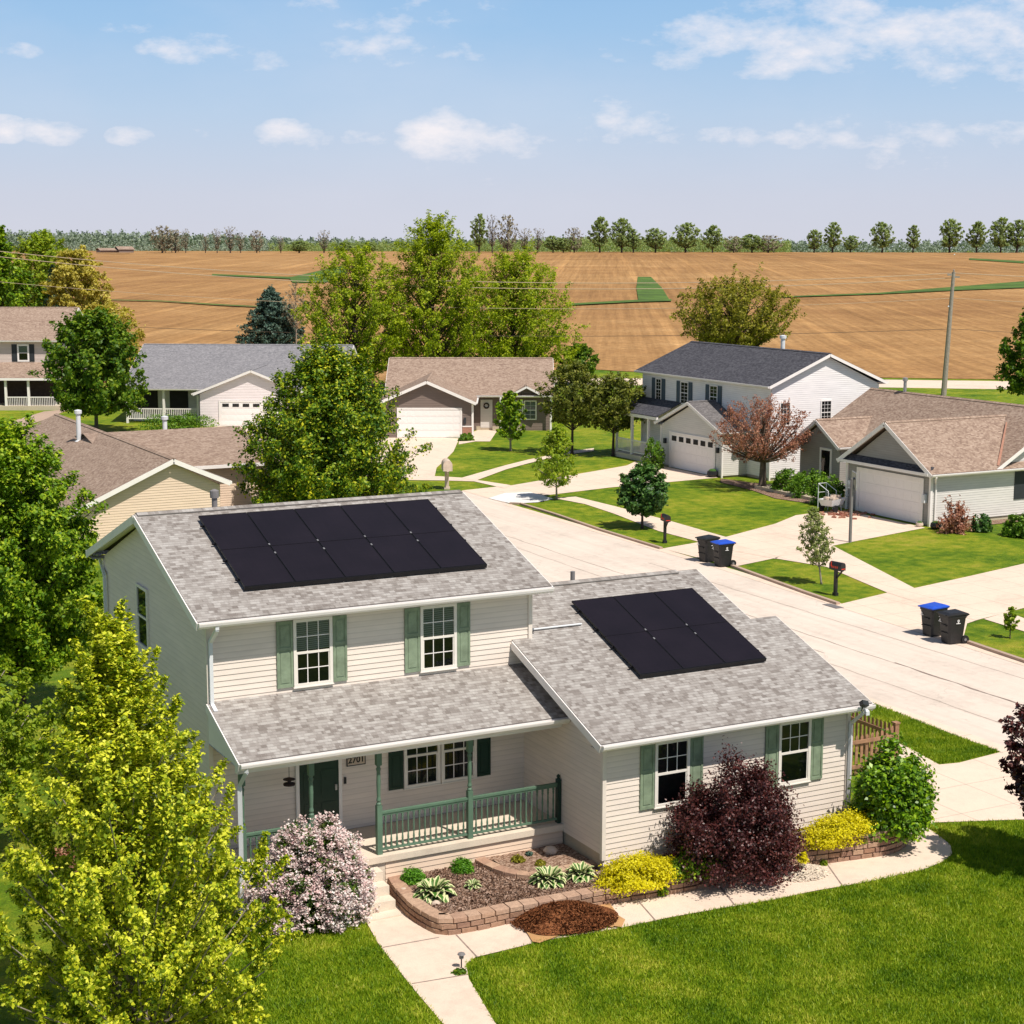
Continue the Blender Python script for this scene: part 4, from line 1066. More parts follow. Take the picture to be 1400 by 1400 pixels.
# wing roof: lower part from x=-0.319, upper part from the main wall
wr = MB(); SL = math.hypot(WYr - WYe, WZr - WZe); k1 = (YF - WYe) / (WYr - WYe); kn = (3.13 - WYe) / (WYr - WYe)
zf = WZe + sw * (YF - WYe); zn = WZe + sw * (3.13 - WYe)
slab(wr, [(-OG, WYe, WZe), (WX + OG, WYe, WZe), (WX + OG, 3.13, zn), (5.791, 3.13, zn), (5.791, WYr, WZr), (.13, WYr, WZr), (.13, YF - .01, zf), (-OG, YF - .01, zf)],
     [(-OG, 0), (WX + OG, 0), (WX + OG, SL * kn), (5.791, SL * kn), (5.791, SL), (.13, SL), (.13, SL * k1), (-OG, SL * k1)])
slab(wr, [(.13, 2 * WYr - WYe, WZe), (5.791, 2 * WYr - WYe, WZe), (5.791, WYr, WZr), (.13, WYr, WZr)], [(0, 0), (5.6, 0), (5.6, SL), (0, SL)])
wr.build('roof', 'shingle', H)
rc = MB()
for s_ in (1, -1): slab(rc, [(.13, WYr, WZr + .035), (5.2, WYr, WZr + .035), (5.2, WYr + s_ * .14, WZr - .012), (.13, WYr + s_ * .14, WZr - .012)], [(0, 0), (5, 0), (5, .1), (0, .1)], .03)
rc.build('ridge_cap', 'shingle', H)
tm = MB()
def rk(x, y0, y1, o):
    z0 = WZe + sw * (y0 - WYe); z1 = WZe + sw * (y1 - WYe); tm.beam((x + o * .012, y0, z0 - .105), (x + o * .012, y1, z1 - .105), .028, .17)
rk(-OG, WYe, YF - .02, -1); tm.poly([(-OG, WYe, WZe - .1), (0, WYe, WZe - .1), (0, YF, zf - .1), (-OG, YF, zf - .1)]); tm.build('rake_trim', 'trim', H); tm = MB(); rk(WX + OG, WYe, 3.13, 1); rk(5.791, 3.13, WYr, 1)
tm.beam((5.803, WYr, WZr - .105), (5.803, 2 * WYr - WYe, WZe - .105), .028, .17)
tm.poly([(WX, WYe, WZe - .1), (WX + OG, WYe, WZe - .1), (WX + OG, 3.13, zn - .1), (WX, 3.13, zn - .1)])
tm.build('rake_trim', 'trim', H)
gm = MB(); gutter(gm, (-OG, WYe, WZe), (WX + OG, WYe, WZe), (0, -1)); gm.poly([(-OG, WYe, WZe - .15), (WX + OG, WYe, WZe - .15), (WX + OG, .02, WZe - .15), (-OG, .02, WZe - .15)]); gm.build('gutter', 'trim', H)
# porch roof, floor, posts and railing
PX, PY, PZ, PZb = -7.17, 1.435, 2.575, 3.28
pr_ = MB(); sp_ = math.hypot(YF - PY, PZb - PZ)
slab(pr_, [(PX, PY, PZ), (-.02, PY, PZ), (-.02, YF - .005, PZb), (PX, YF - .005, PZb)], [(PX, 0), (0, 0), (0, sp_), (PX, sp_)])
pr_.build('porch_roof', 'shingle', H)
pt = MB(); pt.beam((PX - .012, PY, PZ - .105), (PX - .012, YF - .02, PZb - .105), .028, .17); pt.box(PX + .04, 1.70, 2.27, -.02, 1.84, 2.43)
pt.poly([(PX, PY, PZ - .14), (-.03, PY, PZ - .14), (-.03, YF, PZ - .14), (PX, YF, PZ - .14)]); pt.poly([(PX + .01, PY, PZ - .13), (PX + .01, YF, PZ - .13), (PX + .01, YF, PZb - .05)])
pt.build('porch_trim', 'trim', H)
gm = MB(); gutter(gm, (PX, PY, PZ), (-.03, PY, PZ), (0, -1)); gm.build('gutter', 'trim', H)
fl = MB(); fl.box(-7.12, 1.60, .03, -.005, YF - .03, .16); fl.box(-7.08, 1.66, G, -.01, YF - .04, .028); fl.build('porch_floor', 'porch_floor', H)
st = MB()
for k in range(4): st.box(-5.55, 1.60 - .30 * (k + 1), G, -4.3, 1.60 - .30 * k - .002, .16 - .19 * (k + 1) + .0)
st.build('porch_steps', 'porch_floor', H)
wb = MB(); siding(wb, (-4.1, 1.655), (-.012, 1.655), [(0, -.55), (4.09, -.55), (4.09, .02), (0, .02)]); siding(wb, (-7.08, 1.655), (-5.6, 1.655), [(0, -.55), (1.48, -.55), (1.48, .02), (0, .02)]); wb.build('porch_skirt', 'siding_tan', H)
def turned_post(x, y, z0, z1):
    b = MB(); s = .055; b.box(x - s, y - s, z0, x + s, y + s, z0 + 1.02)
    b.lathe(x, y, [(z0 + 1.02, .05), (z0 + 1.06, .055), (z0 + 1.09, .035), (z0 + 1.13, .05), (z0 + 1.2, .036), (z0 + 1.5, .045), (z0 + 1.72, .038), (z0 + 1.78, .052), (z0 + 1.82, .034), (z0 + 1.86, .052)], 12)
    b.box(x - s, y - s, z0 + 1.86, x + s, y + s, z1); return b.build('porch_post', 'green', H)
PO = [-7.03, -5.62, -4.185, -2.155]
for x in PO: turned_post(x, 1.76, .16, 2.28)
def railing(x0, x1):
    b = MB(); b.box(x0, 1.72, 1.00, x1, 1.80, 1.045); b.box(x0, 1.738, .955, x1, 1.782, 1.0); b.box(x0, 1.735, .235, x1, 1.785, .275)
    rl = b.build('railing', 'green', H)
    n = int((x1 - x0) / .128)
    for k in range(n):
        x = x0 + (x1 - x0) * (k + .7) / (n + .4)
        b = MB(); b.box(x - .018, 1.742, .275, x + .018, 1.778, .38); b.lathe(x, 1.76, [(.38, .017), (.43, .022), (.5, .014), (.66, .02), (.8, .014), (.86, .022), (.9, .017)], 6); b.box(x - .018, 1.742, .9, x + .018, 1.778, .955)
        b.build('baluster', 'green', rl)
railing(-4.13, -2.21); railing(-2.10, -.09); railing(-6.97, -5.68)
b = MB(); b.box(-.10, 1.70, .16, -.022, 1.82, 1.12); b.lathe(-.062, 1.76, [(1.12, .045), (1.15, .03), (1.19, .042), (1.23, .01)], 10); b.build('end_post', 'green_dark', H)
# windows
pf = Plane((0, YF), (1, YF)); pw = Plane((0, 0), (1, 0)); plft = Plane((XL, YB), (XL, YF))
for a in (-5.34, -2.51):
    window(H, pf, a, a + .85, 3.37, 4.78, blind=.46 if a < -5 else .5)
    shutter(H, pf, a - .355, a - .01, 3.385, 4.77); shutter(H, pf, a + .86, a + 1.17, 3.385, 4.77)
for a, bl in ((1.20, 0), (4.325, .0)):
    window(H, pw, a, a + .85, .83, 2.23, grid=(3, 2), blind=bl, lower=False)
    shutter(H, pw, a - .345, a - .01, .83, 2.22); shutter(H, pw, a + .86, a + 1.185, .83, 2.22)
window(H, pf, -2.91, -2.06, .86, 2.24); window(H, pf, -2.04, -1.19, .86, 2.24)
shutter(H, pf, -3.26, -2.93, .87, 2.23, 'green_dark'); shutter(H, pf, -1.17, -.85, .87, 2.23, 'green_dark')
window(H, plft, YB - 8.52, YB - 7.64, 3.40, 4.80, grid=None)
# front door
d = MB(); pf.box(d, -5.27, -4.40, .17, 2.23, .02, .045)
for (a, b_) in ((-5.17, -4.88), (-4.79, -4.50)):
    for (za, zb) in ((.32, .85), (.98, 1.55), (1.68, 2.08)): pf.box(d, a, b_, za, zb, .044, .056)
d = d.build('door', 'green_dark', H)
k = MB(); pf.box(k, -4.49, -4.45, 1.08, 1.2, .046, .085); k.build('handle', 'metal', d)
d = MB(); pf.box(d, -5.34, -5.27, .16, 2.30, .019, .065); pf.box(d, -4.40, -4.33, .16, 2.30, .019, .065); pf.box(d, -5.27, -4.40, 2.23, 2.30, .019, .062); d.build('door_frame', 'trim', H)
# number plaque 2701
d = MB(); pf.box(d, -4.20, -3.80, 1.545, 1.765, .02, .04); pq = d.build('number_plaque', 'stone', H)
b = MB()
for (u0, u1, z0, z1) in ((-4.21, -3.79, 1.535, 1.55), (-4.21, -3.79, 1.76, 1.775), (-4.21, -4.195, 1.55, 1.76), (-3.805, -3.79, 1.55, 1.76)): pf.box(b, u0, u1, z0, z1, .02, .05)
b.build('plaque_border', 'shutter_dark', pq)
cu = bpy.data.curves.new('digits', 'FONT'); cu.body = '2701'; cu.size = .185; cu.extrude = .003; cu.align_x = 'CENTER'; cu.align_y = 'CENTER'; cu.offset = .004
to = bpy.data.objects.new('digits_src', cu); COL.objects.link(to); bpy.context.view_layer.update()
dg = bpy.context.evaluated_depsgraph_get(); me = bpy.data.meshes.new_from_object(to.evaluated_get(dg)); bpy.data.objects.remove(to)
me.materials.clear(); me.materials.append(M['black']); me.name = 'digits'
to = bpy.data.objects.new('digits', me); COL.objects.link(to); to.parent = pq
to.location = Vector((-4.0, YF - .046, 1.655)) - OFF[H.name]; to.rotation_euler = (PI / 2, 0, 0)
d = MB(); pf.box(d, -4.275, -4.225, 1.17, 1.31, .02, .045); d.build('doorbell', 'black', H)
# corner boards, downspouts
corner_boards(H, [(XL, YF), (XR_, YF)], 0, zw); corner_boards(H, [(XL, YB)], -.2, zw); corner_boards(H, [(0.0, 0)], -.1, zwe + .02); corner_boards(H, [(WX, 0)], -.23, zwe + .02)
downspout(H, (XL + .05, YF - OH - .05, ZE - .13), (XL + .03, YF - .09, 0), 3.12, (0, -1)); downspout(H, (XL - .02, YB + OH + .02, ZE - .13), (XL - .08, YB - .25, 0), G + .05, (-1, 0))
downspout(H, (PX + .12, PY - .04, PZ - .13), (PX + .06, 1.64, 0), G + .05, (-.3, -.5)); downspout(H, (WX + .03, WYe - .04, WZe - .13), (WX + .02, -.09, 0), G + .3, (.3, -.6))
# conduit along the wing roof, vents
sz = lambda y: WZe + sw * (y - WYe)
d = MB(); d.path([(.16, 3.62, sz(3.62) + .05), (1.55, 3.62, sz(3.62) + .05)], .02, 8); d.build('conduit', 'white_metal', H)
vent(H, (2.67, 6.00, 4.62)[0], 6.0, 4.1, (2.67, 6.00, 4.63)[2], .055, 'pipe_grey')
vent(H, (-5.33, 8.40, 6.76)[0], 8.4, 6.0, (-5.33, 8.40, 6.74)[2] - .12, .065, 'pipe_grey', hood=True)
# floodlight with its own small panel on the gutter corner
d = MB(); d.obox((WX - .06, -.60, 2.56), (.08, 0, -.025), (0, .02, .045), (.01, .07, -.045)); d.beam((WX - .06, -.50, 2.38), (WX - .05, -.58, 2.54), .025, .025); fl_ = d.build('security_light', 'shutter_dark', H)
d = MB(); d.obox((WX + .02, -.60, 2.36), (.045, 0, 0), (0, .04, .015), (0, 0, .045)); d.obox((WX + .07, -.57, 2.33), (.03, 0, 0), (0, .03, 0), (0, 0, .04)); d.build('lamp_head', 'white_metal', fl_)
# solar panels (ten above, six on the wing)
def panels(x0, x1, ya, yb, zfun, cols):
    n = Vector((0, -(zfun(1) - zfun(0)), 1)).normalized(); up = Vector((0, 1, zfun(1) - zfun(0))).normalized()
    base = Vector((0, ya, zfun(ya))); Ls = (yb - ya) / up.y; w = (x1 - x0) / cols
    for r in range(2):
        for c in range(cols):
            u0 = x0 + c * w + .009; u1 = x0 + (c + 1) * w - .009; v0 = Ls * r / 2 + .002; v1 = Ls * (r + 1) / 2 - .002
            mb = MB(); q = lambda u, v, o: Vector((u, 0, 0)) + base + up * v + n * o
            fw = .012
            for (a, b_, e, g_) in ((u0, u1, v0, v0 + (fw if r == 0 else .003)), (u0, u1, v1 - (fw if r == 1 else .003), v1), (u0, u0 + fw, v0 + fw, v1 - fw), (u1 - fw, u1, v0 + fw, v1 - fw)):
                mb.obox(q((a + b_) / 2, (e + g_) / 2, .105), Vector(((b_ - a) / 2, 0, 0)), up * ((g_ - e) / 2), n * .021)
            p = mb.build('solar_panel', 'black_frame', H)
            ce = MB(); ce.poly([q(u0 + fw, v0 + (fw if r == 0 else .003), .121), q(u1 - fw, v0 + (fw if r == 0 else .003), .121), q(u1 - fw, v1 - (fw if r == 1 else .003), .121), q(u0 + fw, v1 - (fw if r == 1 else .003), .121)], [(0, 0), (1, 0), (1, 1), (0, 1)]); ce.build('cells', 'solar', p)
            cl = MB()
            for v in ((v0 + (v1 - v0) * .80,) if r == 0 else (v0 + (v1 - v0) * .04,)):
                if c > 0: cl.obox(q(u0 - .009, v, .128), (.017, 0, 0), up * .03, n * .006)
            if cl.v: cl.build('clamp', 'metal', p)
    rl = MB()
    for fr in (.12, .38, .62, .88): rl.obox(q((x0 + x1) / 2, Ls * fr, .065), Vector(((x1 - x0) / 2 + .06, 0, 0)), up * .022, n * .018)
    rl.build('mounting_rail', 'black_frame', H)
    sk = MB(); sk.obox(q((x0 + x1) / 2, -.012, .075), Vector(((x1 - x0) / 2, 0, 0)), up * .008, n * .045); sk.build('array_skirt', 'black_frame', H)
zm_ = lambda y: ZE + slm * (y - (YF - OH))
ye0 = YF - OH; d_ = YM - ye0
panels(-6.179, -.68, ye0 + d_ * .209, ye0 + d_ * .889, zm_, 5)
dw = WYr - WYe
panels(1.736, 5.02, WYe + dw * .324, WYe + dw * .836, sz, 3)
# hanging feeder
t = thing('bird_feeder', 'small dark bird feeder hanging under the porch roof edge left of the door', 'bird feeder', (-5.62, 3.0, 1.45)); mb = MB()
mb.lathe(0, 0, [(0, .02), (.01, .12), (.04, .125), (.05, .04), (.12, .04), (.13, .13), (.17, .02)], 14); mb.build('dish', 'bark_dark', t); mb = MB(); mb.path([(0, 0, .16), (0, 0, .98)], .006, 5); mb.build('hanger', 'bark_dark', t)
# wooden fence behind the wing
t = thing('picket_fence', 'brown wooden picket fence corner behind the wing above the leafy green shrub', 'fence', (10.4, 3.4, G)); OFF[t.name] = Vector(t.location)
def fence_run(p0, p1, n, scal):
    p0 = Vector((*p0, 0)); p1 = Vector((*p1, 0)); rb = MB()
    for z in (G + .25, G + .88): rb.beam(p0 + Vector((0, 0, z)), p1 + Vector((0, 0, z)), .04, .09)
    rb.build('rail', 'wood_fence', t)
    for k in range(n):
        p = p0 + (p1 - p0) * (k + .5) / n; d = (p1 - p0).normalized(); nn = Vector((-d.y, d.x, 0)); h = 1.06 - scal * math.sin(PI * (k + .5) / n)
        b = MB(); q = p + nn * .035; b.obox(q + Vector((0, 0, G + .05 + h / 2)), d * .042, nn * .009, Vector((0, 0, h / 2)))
        tp = q + Vector((0, 0, G + .05 + h)); b.poly([tp - d * .042 - nn * .009, tp + d * .042 - nn * .009, tp + d * .015 - nn * .009 + Vector((0, 0, .05)), tp - d * .015 - nn * .009 + Vector((0, 0, .05))])
        b.build('picket', 'wood_fence', t)
fence_run((10.5, 5.8), (10.5, 3.45), 15, .05); fence_run((8.4, 3.35), (10.45, 3.35), 13, .12)
for (x, y) in ((10.5, 3.4), (10.5, 5.85), (8.35, 3.35)):
    b = MB(); b.box(x - .06, y - .06, G, x + .06, y + .06, G + 1.18); b.box(x - .08, y - .08, G + 1.18, x + .08, y + .08, G + 1.22); b.build('post', 'wood_fence', t)

# ------------------------------------------------------------------ white house (charcoal roof)
H = thing('house', 'white two storey house with charcoal roof and slate shutters', 'house', (39.4, 54.0, G)); OFF[H.name] = Vector(H.location)
wall_box(H, 39.4, 47.0, 48.2, 61.7, G + .15, 4.56, 'siding_white', ('y', 6.23))
b = MB(); b.box(39.45, 48.25, G - .1, 46.95, 61.65, G + .2); b.box(37.8, 50.5, G - .1, 39.5, 56.6, G + .1); b.build('foundation', 'foundation', H)
gable(H, 'y', 47.9, 62.0, 39.05, 47.35, 4.7, 6.4, 'shingle_dark', rake=.16)
wall_box(H, 37.7, 39.5, 50.4, 56.8, G + .12, 1.84, 'siding_lightgrey', ('x', 3.25), sides='LFB')
gable(H, 'x', 37.4, 39.9, 50.1, 57.1, 1.98, 3.46, 'shingle_mid', ends=(True, False))
b = MB(); slab(b, [(39.38, 57.2, 3.05), (39.38, 62.1, 3.05), (37.6, 62.1, 2.25), (37.6, 57.2, 2.25)], [(0, 0), (5, 0), (5, 2), (0, 2)]); b.build('porch_roof', 'shingle_dark', H)
b = MB(); b.box(37.6, 57.2, 2.02, 37.72, 62.1, 2.2); b.build('porch_trim', 'trim', H)
for y in (58.3, 60.2, 62.0):
    b = MB(); b.box(37.68, y - .07, G + .3, 37.82, y + .07, 2.03); b.build('porch_post', 'trim', H)
b = MB(); b.box(37.6, 57.2, G, 39.4, 62.1, G + .3); b.build('porch_floor', 'porch_floor', H)
b = MB(); b.box(37.72, 57.4, G + 1.15, 37.78, 62.0, G + 1.22); b.box(37.72, 57.4, G + .42, 37.78, 62.0, G + .47)
for k in range(32): b.box(37.73, 57.5 + k * .14, G + .45, 37.77, 57.53 + k * .14, G + 1.16)
b.build('railing', 'trim', H)
pe = Plane((39.4, 61.7), (39.4, 48.2)); pg = Plane((39.4, 48.2), (47.0, 48.2))
for (a, b_) in (((39.40, 60.13, 4.17), (39.40, 59.46, 4.21)), ((39.40, 57.34, 4.36), (39.40, 56.47, 4.42)), ((39.40, 54.22, 4.36), (39.40, 53.39, 4.42))):
    u0 = 61.7 - a[1]; u1 = 61.7 - b_[1]
    window(H, pe, u0, u1, 2.95, 4.32, grid=(2, 3), detail=False, fr='trim'); shutter(H, pe, u0 - .42, u0 - .02, 2.95, 4.32, 'shutter_slate'); shutter(H, pe, u1 + .02, u1 + .42, 2.95, 4.32, 'shutter_slate')
window(H, pg, (39.97, 48.20, 4.16)[0] - 39.4, (40.73, 48.20, 4.13)[0] - 39.4, 2.4, 3.75, grid=(3, 2), detail=False, blind=.9, fr='trim')
window(H, pg, (42.83, 48.20, 4.05)[0] - 39.4, (43.61, 48.20, 4.02)[0] - 39.4, 2.35, 3.75, grid=(3, 3), detail=False, fr='trim')
pd = Plane((37.7, 56.8), (37.7, 50.4)); garage_door(H, pd, 1.1, 5.65, G + .03, 1.38, windows=6)
for u in (.55, 6.05):
    b = MB(); pd.box(b, u - .08, u + .08, .75, 1.05, .02, .16); b.build('wall_lamp', 'shutter_dark', H)
corner_boards(H, [(39.4, 48.2), (39.4, 61.7), (37.7, 50.4), (37.7, 56.8)], G, 1.8, 'trim'); vent(H, 43.6, 52.9, 6.2, 7.0, .13, 'white_metal', hood=True)
b = MB(); b.box(40.0, 57.5, G + .3, 40.05, 60.5, 2.0); b.build('door', 'dark', H)

# ------------------------------------------------------------------ grey house (tan roof) on the right
H = thing('house', 'grey single storey house with tan shingle roof and white garage door at the right', 'house', (36.5, 35.0, G)); OFF[H.name] = Vector(H.location)
SR = .60
mb = MB()
siding(mb, (36.7, 38.0), (36.7, 31.9), [(0, G + .05), (6.1, G + .05), (6.1, 1.75), (3.05, 3.75), (0, 1.75)]); mb.build('garage_wall', 'siding_grey', H)
mb = MB(); siding(mb, (36.7, 31.9), (40.9, 31.9), [(0, G + .2), (4.2, G + .2), (4.2, 1.75), (0, 1.75)])
siding(mb, (40.9, 31.9), (49.3, 31.9), [(0, G + .2), (8.4, G + .2), (8.4, 1.75), (4.0, 4.3), (0, 1.8)])
mb.build('wall', 'siding_lightgrey', H)
mb = MB(); siding(mb, (40.7, 46.0), (40.7, 38.0), [(0, G + .2), (8, G + .2), (8, 1.8), (0, 1.8)]); siding(mb, (40.9, 38.0), (36.7, 38.0), [(0, G + .05), (4.2, G + .05), (4.2, 1.75), (0, 1.75)])
siding(mb, (49.2, 46.0), (40.7, 46.0), [(0, G), (8.5, G), (8.5, 1.8), (4.2, 4.3), (0, 1.8)])
mb.build('wall', 'siding_grey', H)
mb = MB(); mb.box(36.75, 31.95, G - .1, 49.2, 45.9, G + .19); mb.build('foundation', 'foundation', H)
gable(H, 'y', 31.55, 46.4, 40.4, 49.4, 1.9, 4.5, 'shingle_tan', bm=44.9, ends=(True, True), capmat='shingle_tan')
gable(H, 'x', 36.35, 44.2, 31.5, 38.4, 1.88, 4.03, 'shingle_tan', ends=(True, False), rake=.2)
# valley stain of old shingle shown as copper flashing strip
mb = MB(); mb.poly([(40.57, 31.72, 2.06), (43.4, 34.2, 3.76), (43.46, 34.16, 3.77), (40.66, 31.62, 2.04)]); mb.build('valley_flashing', 'brick', H)
mb = MB(); slab(mb, [(36.35, 31.75, 1.92), (36.35, 38.15, 1.92), (36.72, 38.15, 2.18), (36.72, 31.75, 2.18)], [(0, 0), (6.4, 0), (6.4, .5), (0, .5)], .04); mb.build('pent_roof', 'shingle_dark', H)
mb = MB(); mb.box(36.28, 31.7, 1.76, 36.36, 38.2, 1.9); mb.build('pent_fascia', 'trim', H)
pd = Plane((36.7, 38.0), (36.7, 31.9)); garage_door(H, pd, .95, 5.45, G + .03, 1.38, frame=.2)
corner_boards(H, [(36.7, 31.9), (36.7, 38.0)], G, 1.75, 'trim', .13)
downspout(H, (36.6, 31.45, 1.76), (36.95, 31.84, 0), G + .05, (0, -1), 'trim')
for u in (.35, 5.8):
    b = MB(); pd.box(b, u - .09, u + .09, .45, .85, .02, .2); b.build('wall_lamp', 'white_metal', H)
# projecting bay
wall_box(H, 39.3, 40.8, 41.9, 45.3, G + .1, 1.95, 'siding_grey', ('x', 3.0), sides='LFB', name='bay_wall')
gable(H, 'x', 38.95, 42.9, 41.6, 45.6, 1.95, 3.25, 'shingle_tan', ends=(True, False))
pb = Plane((39.3, 45.3), (39.3, 41.9)); window(H, pb, 1.75, 2.75, .15, 1.75, grid=None, mid=False, fr='trim', fw=.12)
b = MB(); b.box(39.2, 40.5, G, 39.4, 40.7, 1.8); b.build('porch_post', 'trim', H)
pr2 = Plane((40.9, 31.9), (49.3, 31.9)); b = MB(); pr2.box(b, 1.0, 1.7, .3, 1.9, .02, .05); b.build('window', 'shutter_dark', H)
vent(H, 44.9, 43.5, 4.35, 5.1, .09, 'metal', hood=True)

# ------------------------------------------------------------------ tan house behind (left)
H = thing('house', 'tan sided house with a brown shingle roof behind the beige house at the left', 'house', (3.9, 44.0, G)); OFF[H.name] = Vector(H.location)
mb = MB(); siding(mb, (-3.2, 43.8), (6.1, 43.8), [(0, G), (9.3, G), (9.3, 1.78), (7.1, 2.92), (0, .0)]); mb.build('wall', 'siding_tan', H)
mb = MB(); siding(mb, (6.1, 43.8), (6.1, 50), [(0, G), (6.2, G), (6.2, 1.8), (0, 1.8)]); siding(mb, (6.1, 50), (10.8, 50), [(0, G), (4.7, G), (4.7, 1.8), (0, 1.8)]); siding(mb, (10.8, 50), (10.8, 62), [(0, G), (12, G), (12, 1.8), (6, 3), (0, 1.8)]); siding(mb, (-3.2, 66), (-3.2, 43.8), [(0, G), (22.2, G), (22.2, 0), (0, 0)]); mb.build('wall', 'siding_tan', H)
mb = MB(); S = (3.12 - 1.98) / 2.55
lz = 3.12 - S * 7.6
slab(mb, [(6.48, 43.45, 1.98), (6.48, 66, 1.98), (3.93, 66, 3.12), (3.93, 43.45, 3.12)], [(43, 0), (66, 0), (66, 2.8), (43, 2.8)]); slab(mb, [(-3.67, 43.45, lz), (-3.67, 66, lz), (3.93, 66, 3.12), (3.93, 43.45, 3.12)], [(43, 0), (66, 0), (66, 8.3), (43, 8.3)])
mb.build('roof', 'shingle_tan', H)
mb = MB(); mb.beam((6.48, 43.43, 1.86), (3.93, 43.43, 3.0), .03, .2); mb.beam((-3.67, 43.43, lz - .12), (3.93, 43.43, 3.0), .03, .2); mb.box(6.48, 43.45, 1.83, 6.56, 49.6, 1.96)
mb.box(6.5, 49.5, 1.75, 11.2, 49.62, 1.9); mb.build('rake_trim', 'trim', H)
mb = MB()
for s_ in (1, -1): slab(mb, [(3.93, 43.5, 3.155), (3.93, 66, 3.155), (3.93 + s_ * .15, 66, 3.09), (3.93 + s_ * .15, 43.5, 3.09)], [(0, 0), (22, 0), (22, .1), (0, .1)], .03)
mb.build('ridge_cap', 'shingle_tan', H)
mb = MB(); slab(mb, [(3.0, 49.6, 1.9), (11.13, 49.6, 1.9), (11.13, 56.05, 3.04), (3.0, 56.05, 3.04)], [(3, 0), (11, 0), (11, 6.6), (3, 6.6)]); slab(mb, [(3.0, 62.5, 1.9), (11.13, 62.5, 1.9), (11.13, 56.05, 3.04), (3.0, 56.05, 3.04)], [(3, 0), (11, 0), (11, 6.6), (3, 6.6)]); mb.build('roof', 'shingle_tan', H)
vent(H, 2.9, 56.5, 2.6, 4.0, .12, 'white_metal', hood=True); vent(H, 7.6, 57.5, 2.8, 3.4, .12, 'white_metal', hood=True)

# ------------------------------------------------------------------ brown house with the white garage door
H = thing('house', 'brown house with tan roof, wide white garage door and a wreath on its door', 'house', (-7.0, 82.2, G), R(-27.6), framed=True)
wall_box(H, -10.5, -4.6, 82.3, 87.4, G, 1.78, 'siding_brown', ('y', 3.2), sides='FR')
wall_box(H, -10.6, .85, 87.3, 96.3, G, 1.8, 'siding_brown', ('x', 4.0))
gable(H, 'x', -10.9, 1.15, 86.5, 96.9, 1.93, 4.25, 'shingle_tan', rake=.2)
gable(H, 'y', 81.95, 89.6, -11.05, -4.3, 1.85, 3.32, 'shingle_tan', ends=(True, False), rake=.2, gut=(False, True))
gable(H, 'y', 86.3, 88.6, -2.1, .45, 1.95, 2.62, 'shingle_tan', ends=(True, False), rake=.14, gut=(False, False))
b = MB(); siding(b, (-1.85, 86.75), (.25, 86.75), [(0, 1.75), (2.1, 1.75), (2.1, 1.95), (1.05, 2.45), (0, 1.95)]); b.build('gable_wall', 'siding_brown', H)
pd = Plane((-10.5, 82.3), (-4.6, 82.3)); garage_door(H, pd, .9, 5.1, G + .03, 1.3)
b = MB(); pd.box(b, 5.25, 5.9, G, .12, .018, .08); b.build('brick_base', 'brick', H)
b = MB(); pd.box(b, 5.25, 5.92, .12, .2, .018, .1); b.box(-4.62, 82.22, G, -4.48, 82.36, 1.78); b.build('corner_trim', 'trim', H)
for (x_, y_) in ((-2.72, 86.4), (.85, 86.7)):
    b = MB(); b.box(x_, y_, G, x_ + .13, y_ + .13, 1.8); b.build('porch_post', 'trim', H)
pw2 = Plane((-10.6, 87.3), (.85, 87.3))
b = MB(); pw2.box(b, 6.5, 7.35, G + .2, 1.55, .02, .05); dr = b.build('door', 'siding_lightgrey', H)
b = MB(); n = 16; b.path([pw2.at(6.92 + .17 * math.cos(2 * PI * k / n), 1.12 + .17 * math.sin(2 * PI * k / n), .09) for k in range(n + 1)], .055, 6); b.build('wreath', 'bark_dark', dr)
window(H, pw2, 8.65, 9.55, .12, 1.5, grid=(2, 2), detail=False, fr='trim', blind=.95, fw=.08); window(H, pw2, 9.6, 10.5, .12, 1.5, grid=(2, 2), detail=False, fr='trim', blind=.95, fw=.08)
b = MB(); pd.box(b, 5.35, 5.5, .35, .75, .02, .14); b.build('wall_lamp', 'shutter_dark', H)
b = MB(); b.box(-6.0 + 1.6, 87.27, G, -1.0, 87.29, -.35); b.build('foundation', 'foundation', H)

# ------------------------------------------------------------------ white ranch with the grey roof
H = thing('house', 'white ranch house with long grey roof and row of small garage door windows', 'house', (-25.0, 88.4, G), R(-30), framed=True)
wall_box(H, -28.3, -20.6, 88.6, 92.5, G, 1.72, 'siding_white2', ('y', 3.36), sides='FL')
gable(H, 'y', 88.3, 96.5, -28.75, -20.2, 1.78, 3.5, 'shingle_grey', ends=(True, False), gut=(True, True))
wall_box(H, -34.2, -18.7, 92.2, 103.6, G, 1.85, 'siding_lightgrey', ('x', 4.5))
gable(H, 'x', -34.6, -18.2, 90.3, 104.4, 1.95, 4.82, 'shingle_grey')
pd = Plane((-28.3, 88.6), (-20.6, 88.6)); garage_door(H, pd, 1.5, 6.0, G + .03, 1.12, windows=6)
for x in (-34.2, -31.45, -28.9):
    b = MB(); b.box(x - .08, 90.5, G, x + .08, 90.66, 1.8); b.build('porch_post', 'trim', H)
b = MB(); b.box(-34.2, 90.55, .38, -28.9, 90.6, .46); b.box(-34.2, 90.55, -.35, -28.9, 90.6, -.28)
for k in range(38): b.box(-34.15 + k * .14, 90.555, -.3, -34.10 + k * .14, 90.595, .4)
b.build('railing', 'trim', H)
pw2 = Plane((-34.2, 92.2), (-18.7, 92.2)); b = MB(); pw2.box(b, .2, 1.9, -.1, 1.7, .02, .04); pw2.box(b, 2.8, 4.2, -.2, 1.7, .02, .04); b.build('window', 'dark', H); b = MB(); pw2.box(b, 5.35, 5.9, -.4, 1.5, .02, .05); b.build('door', 'white_metal', H)
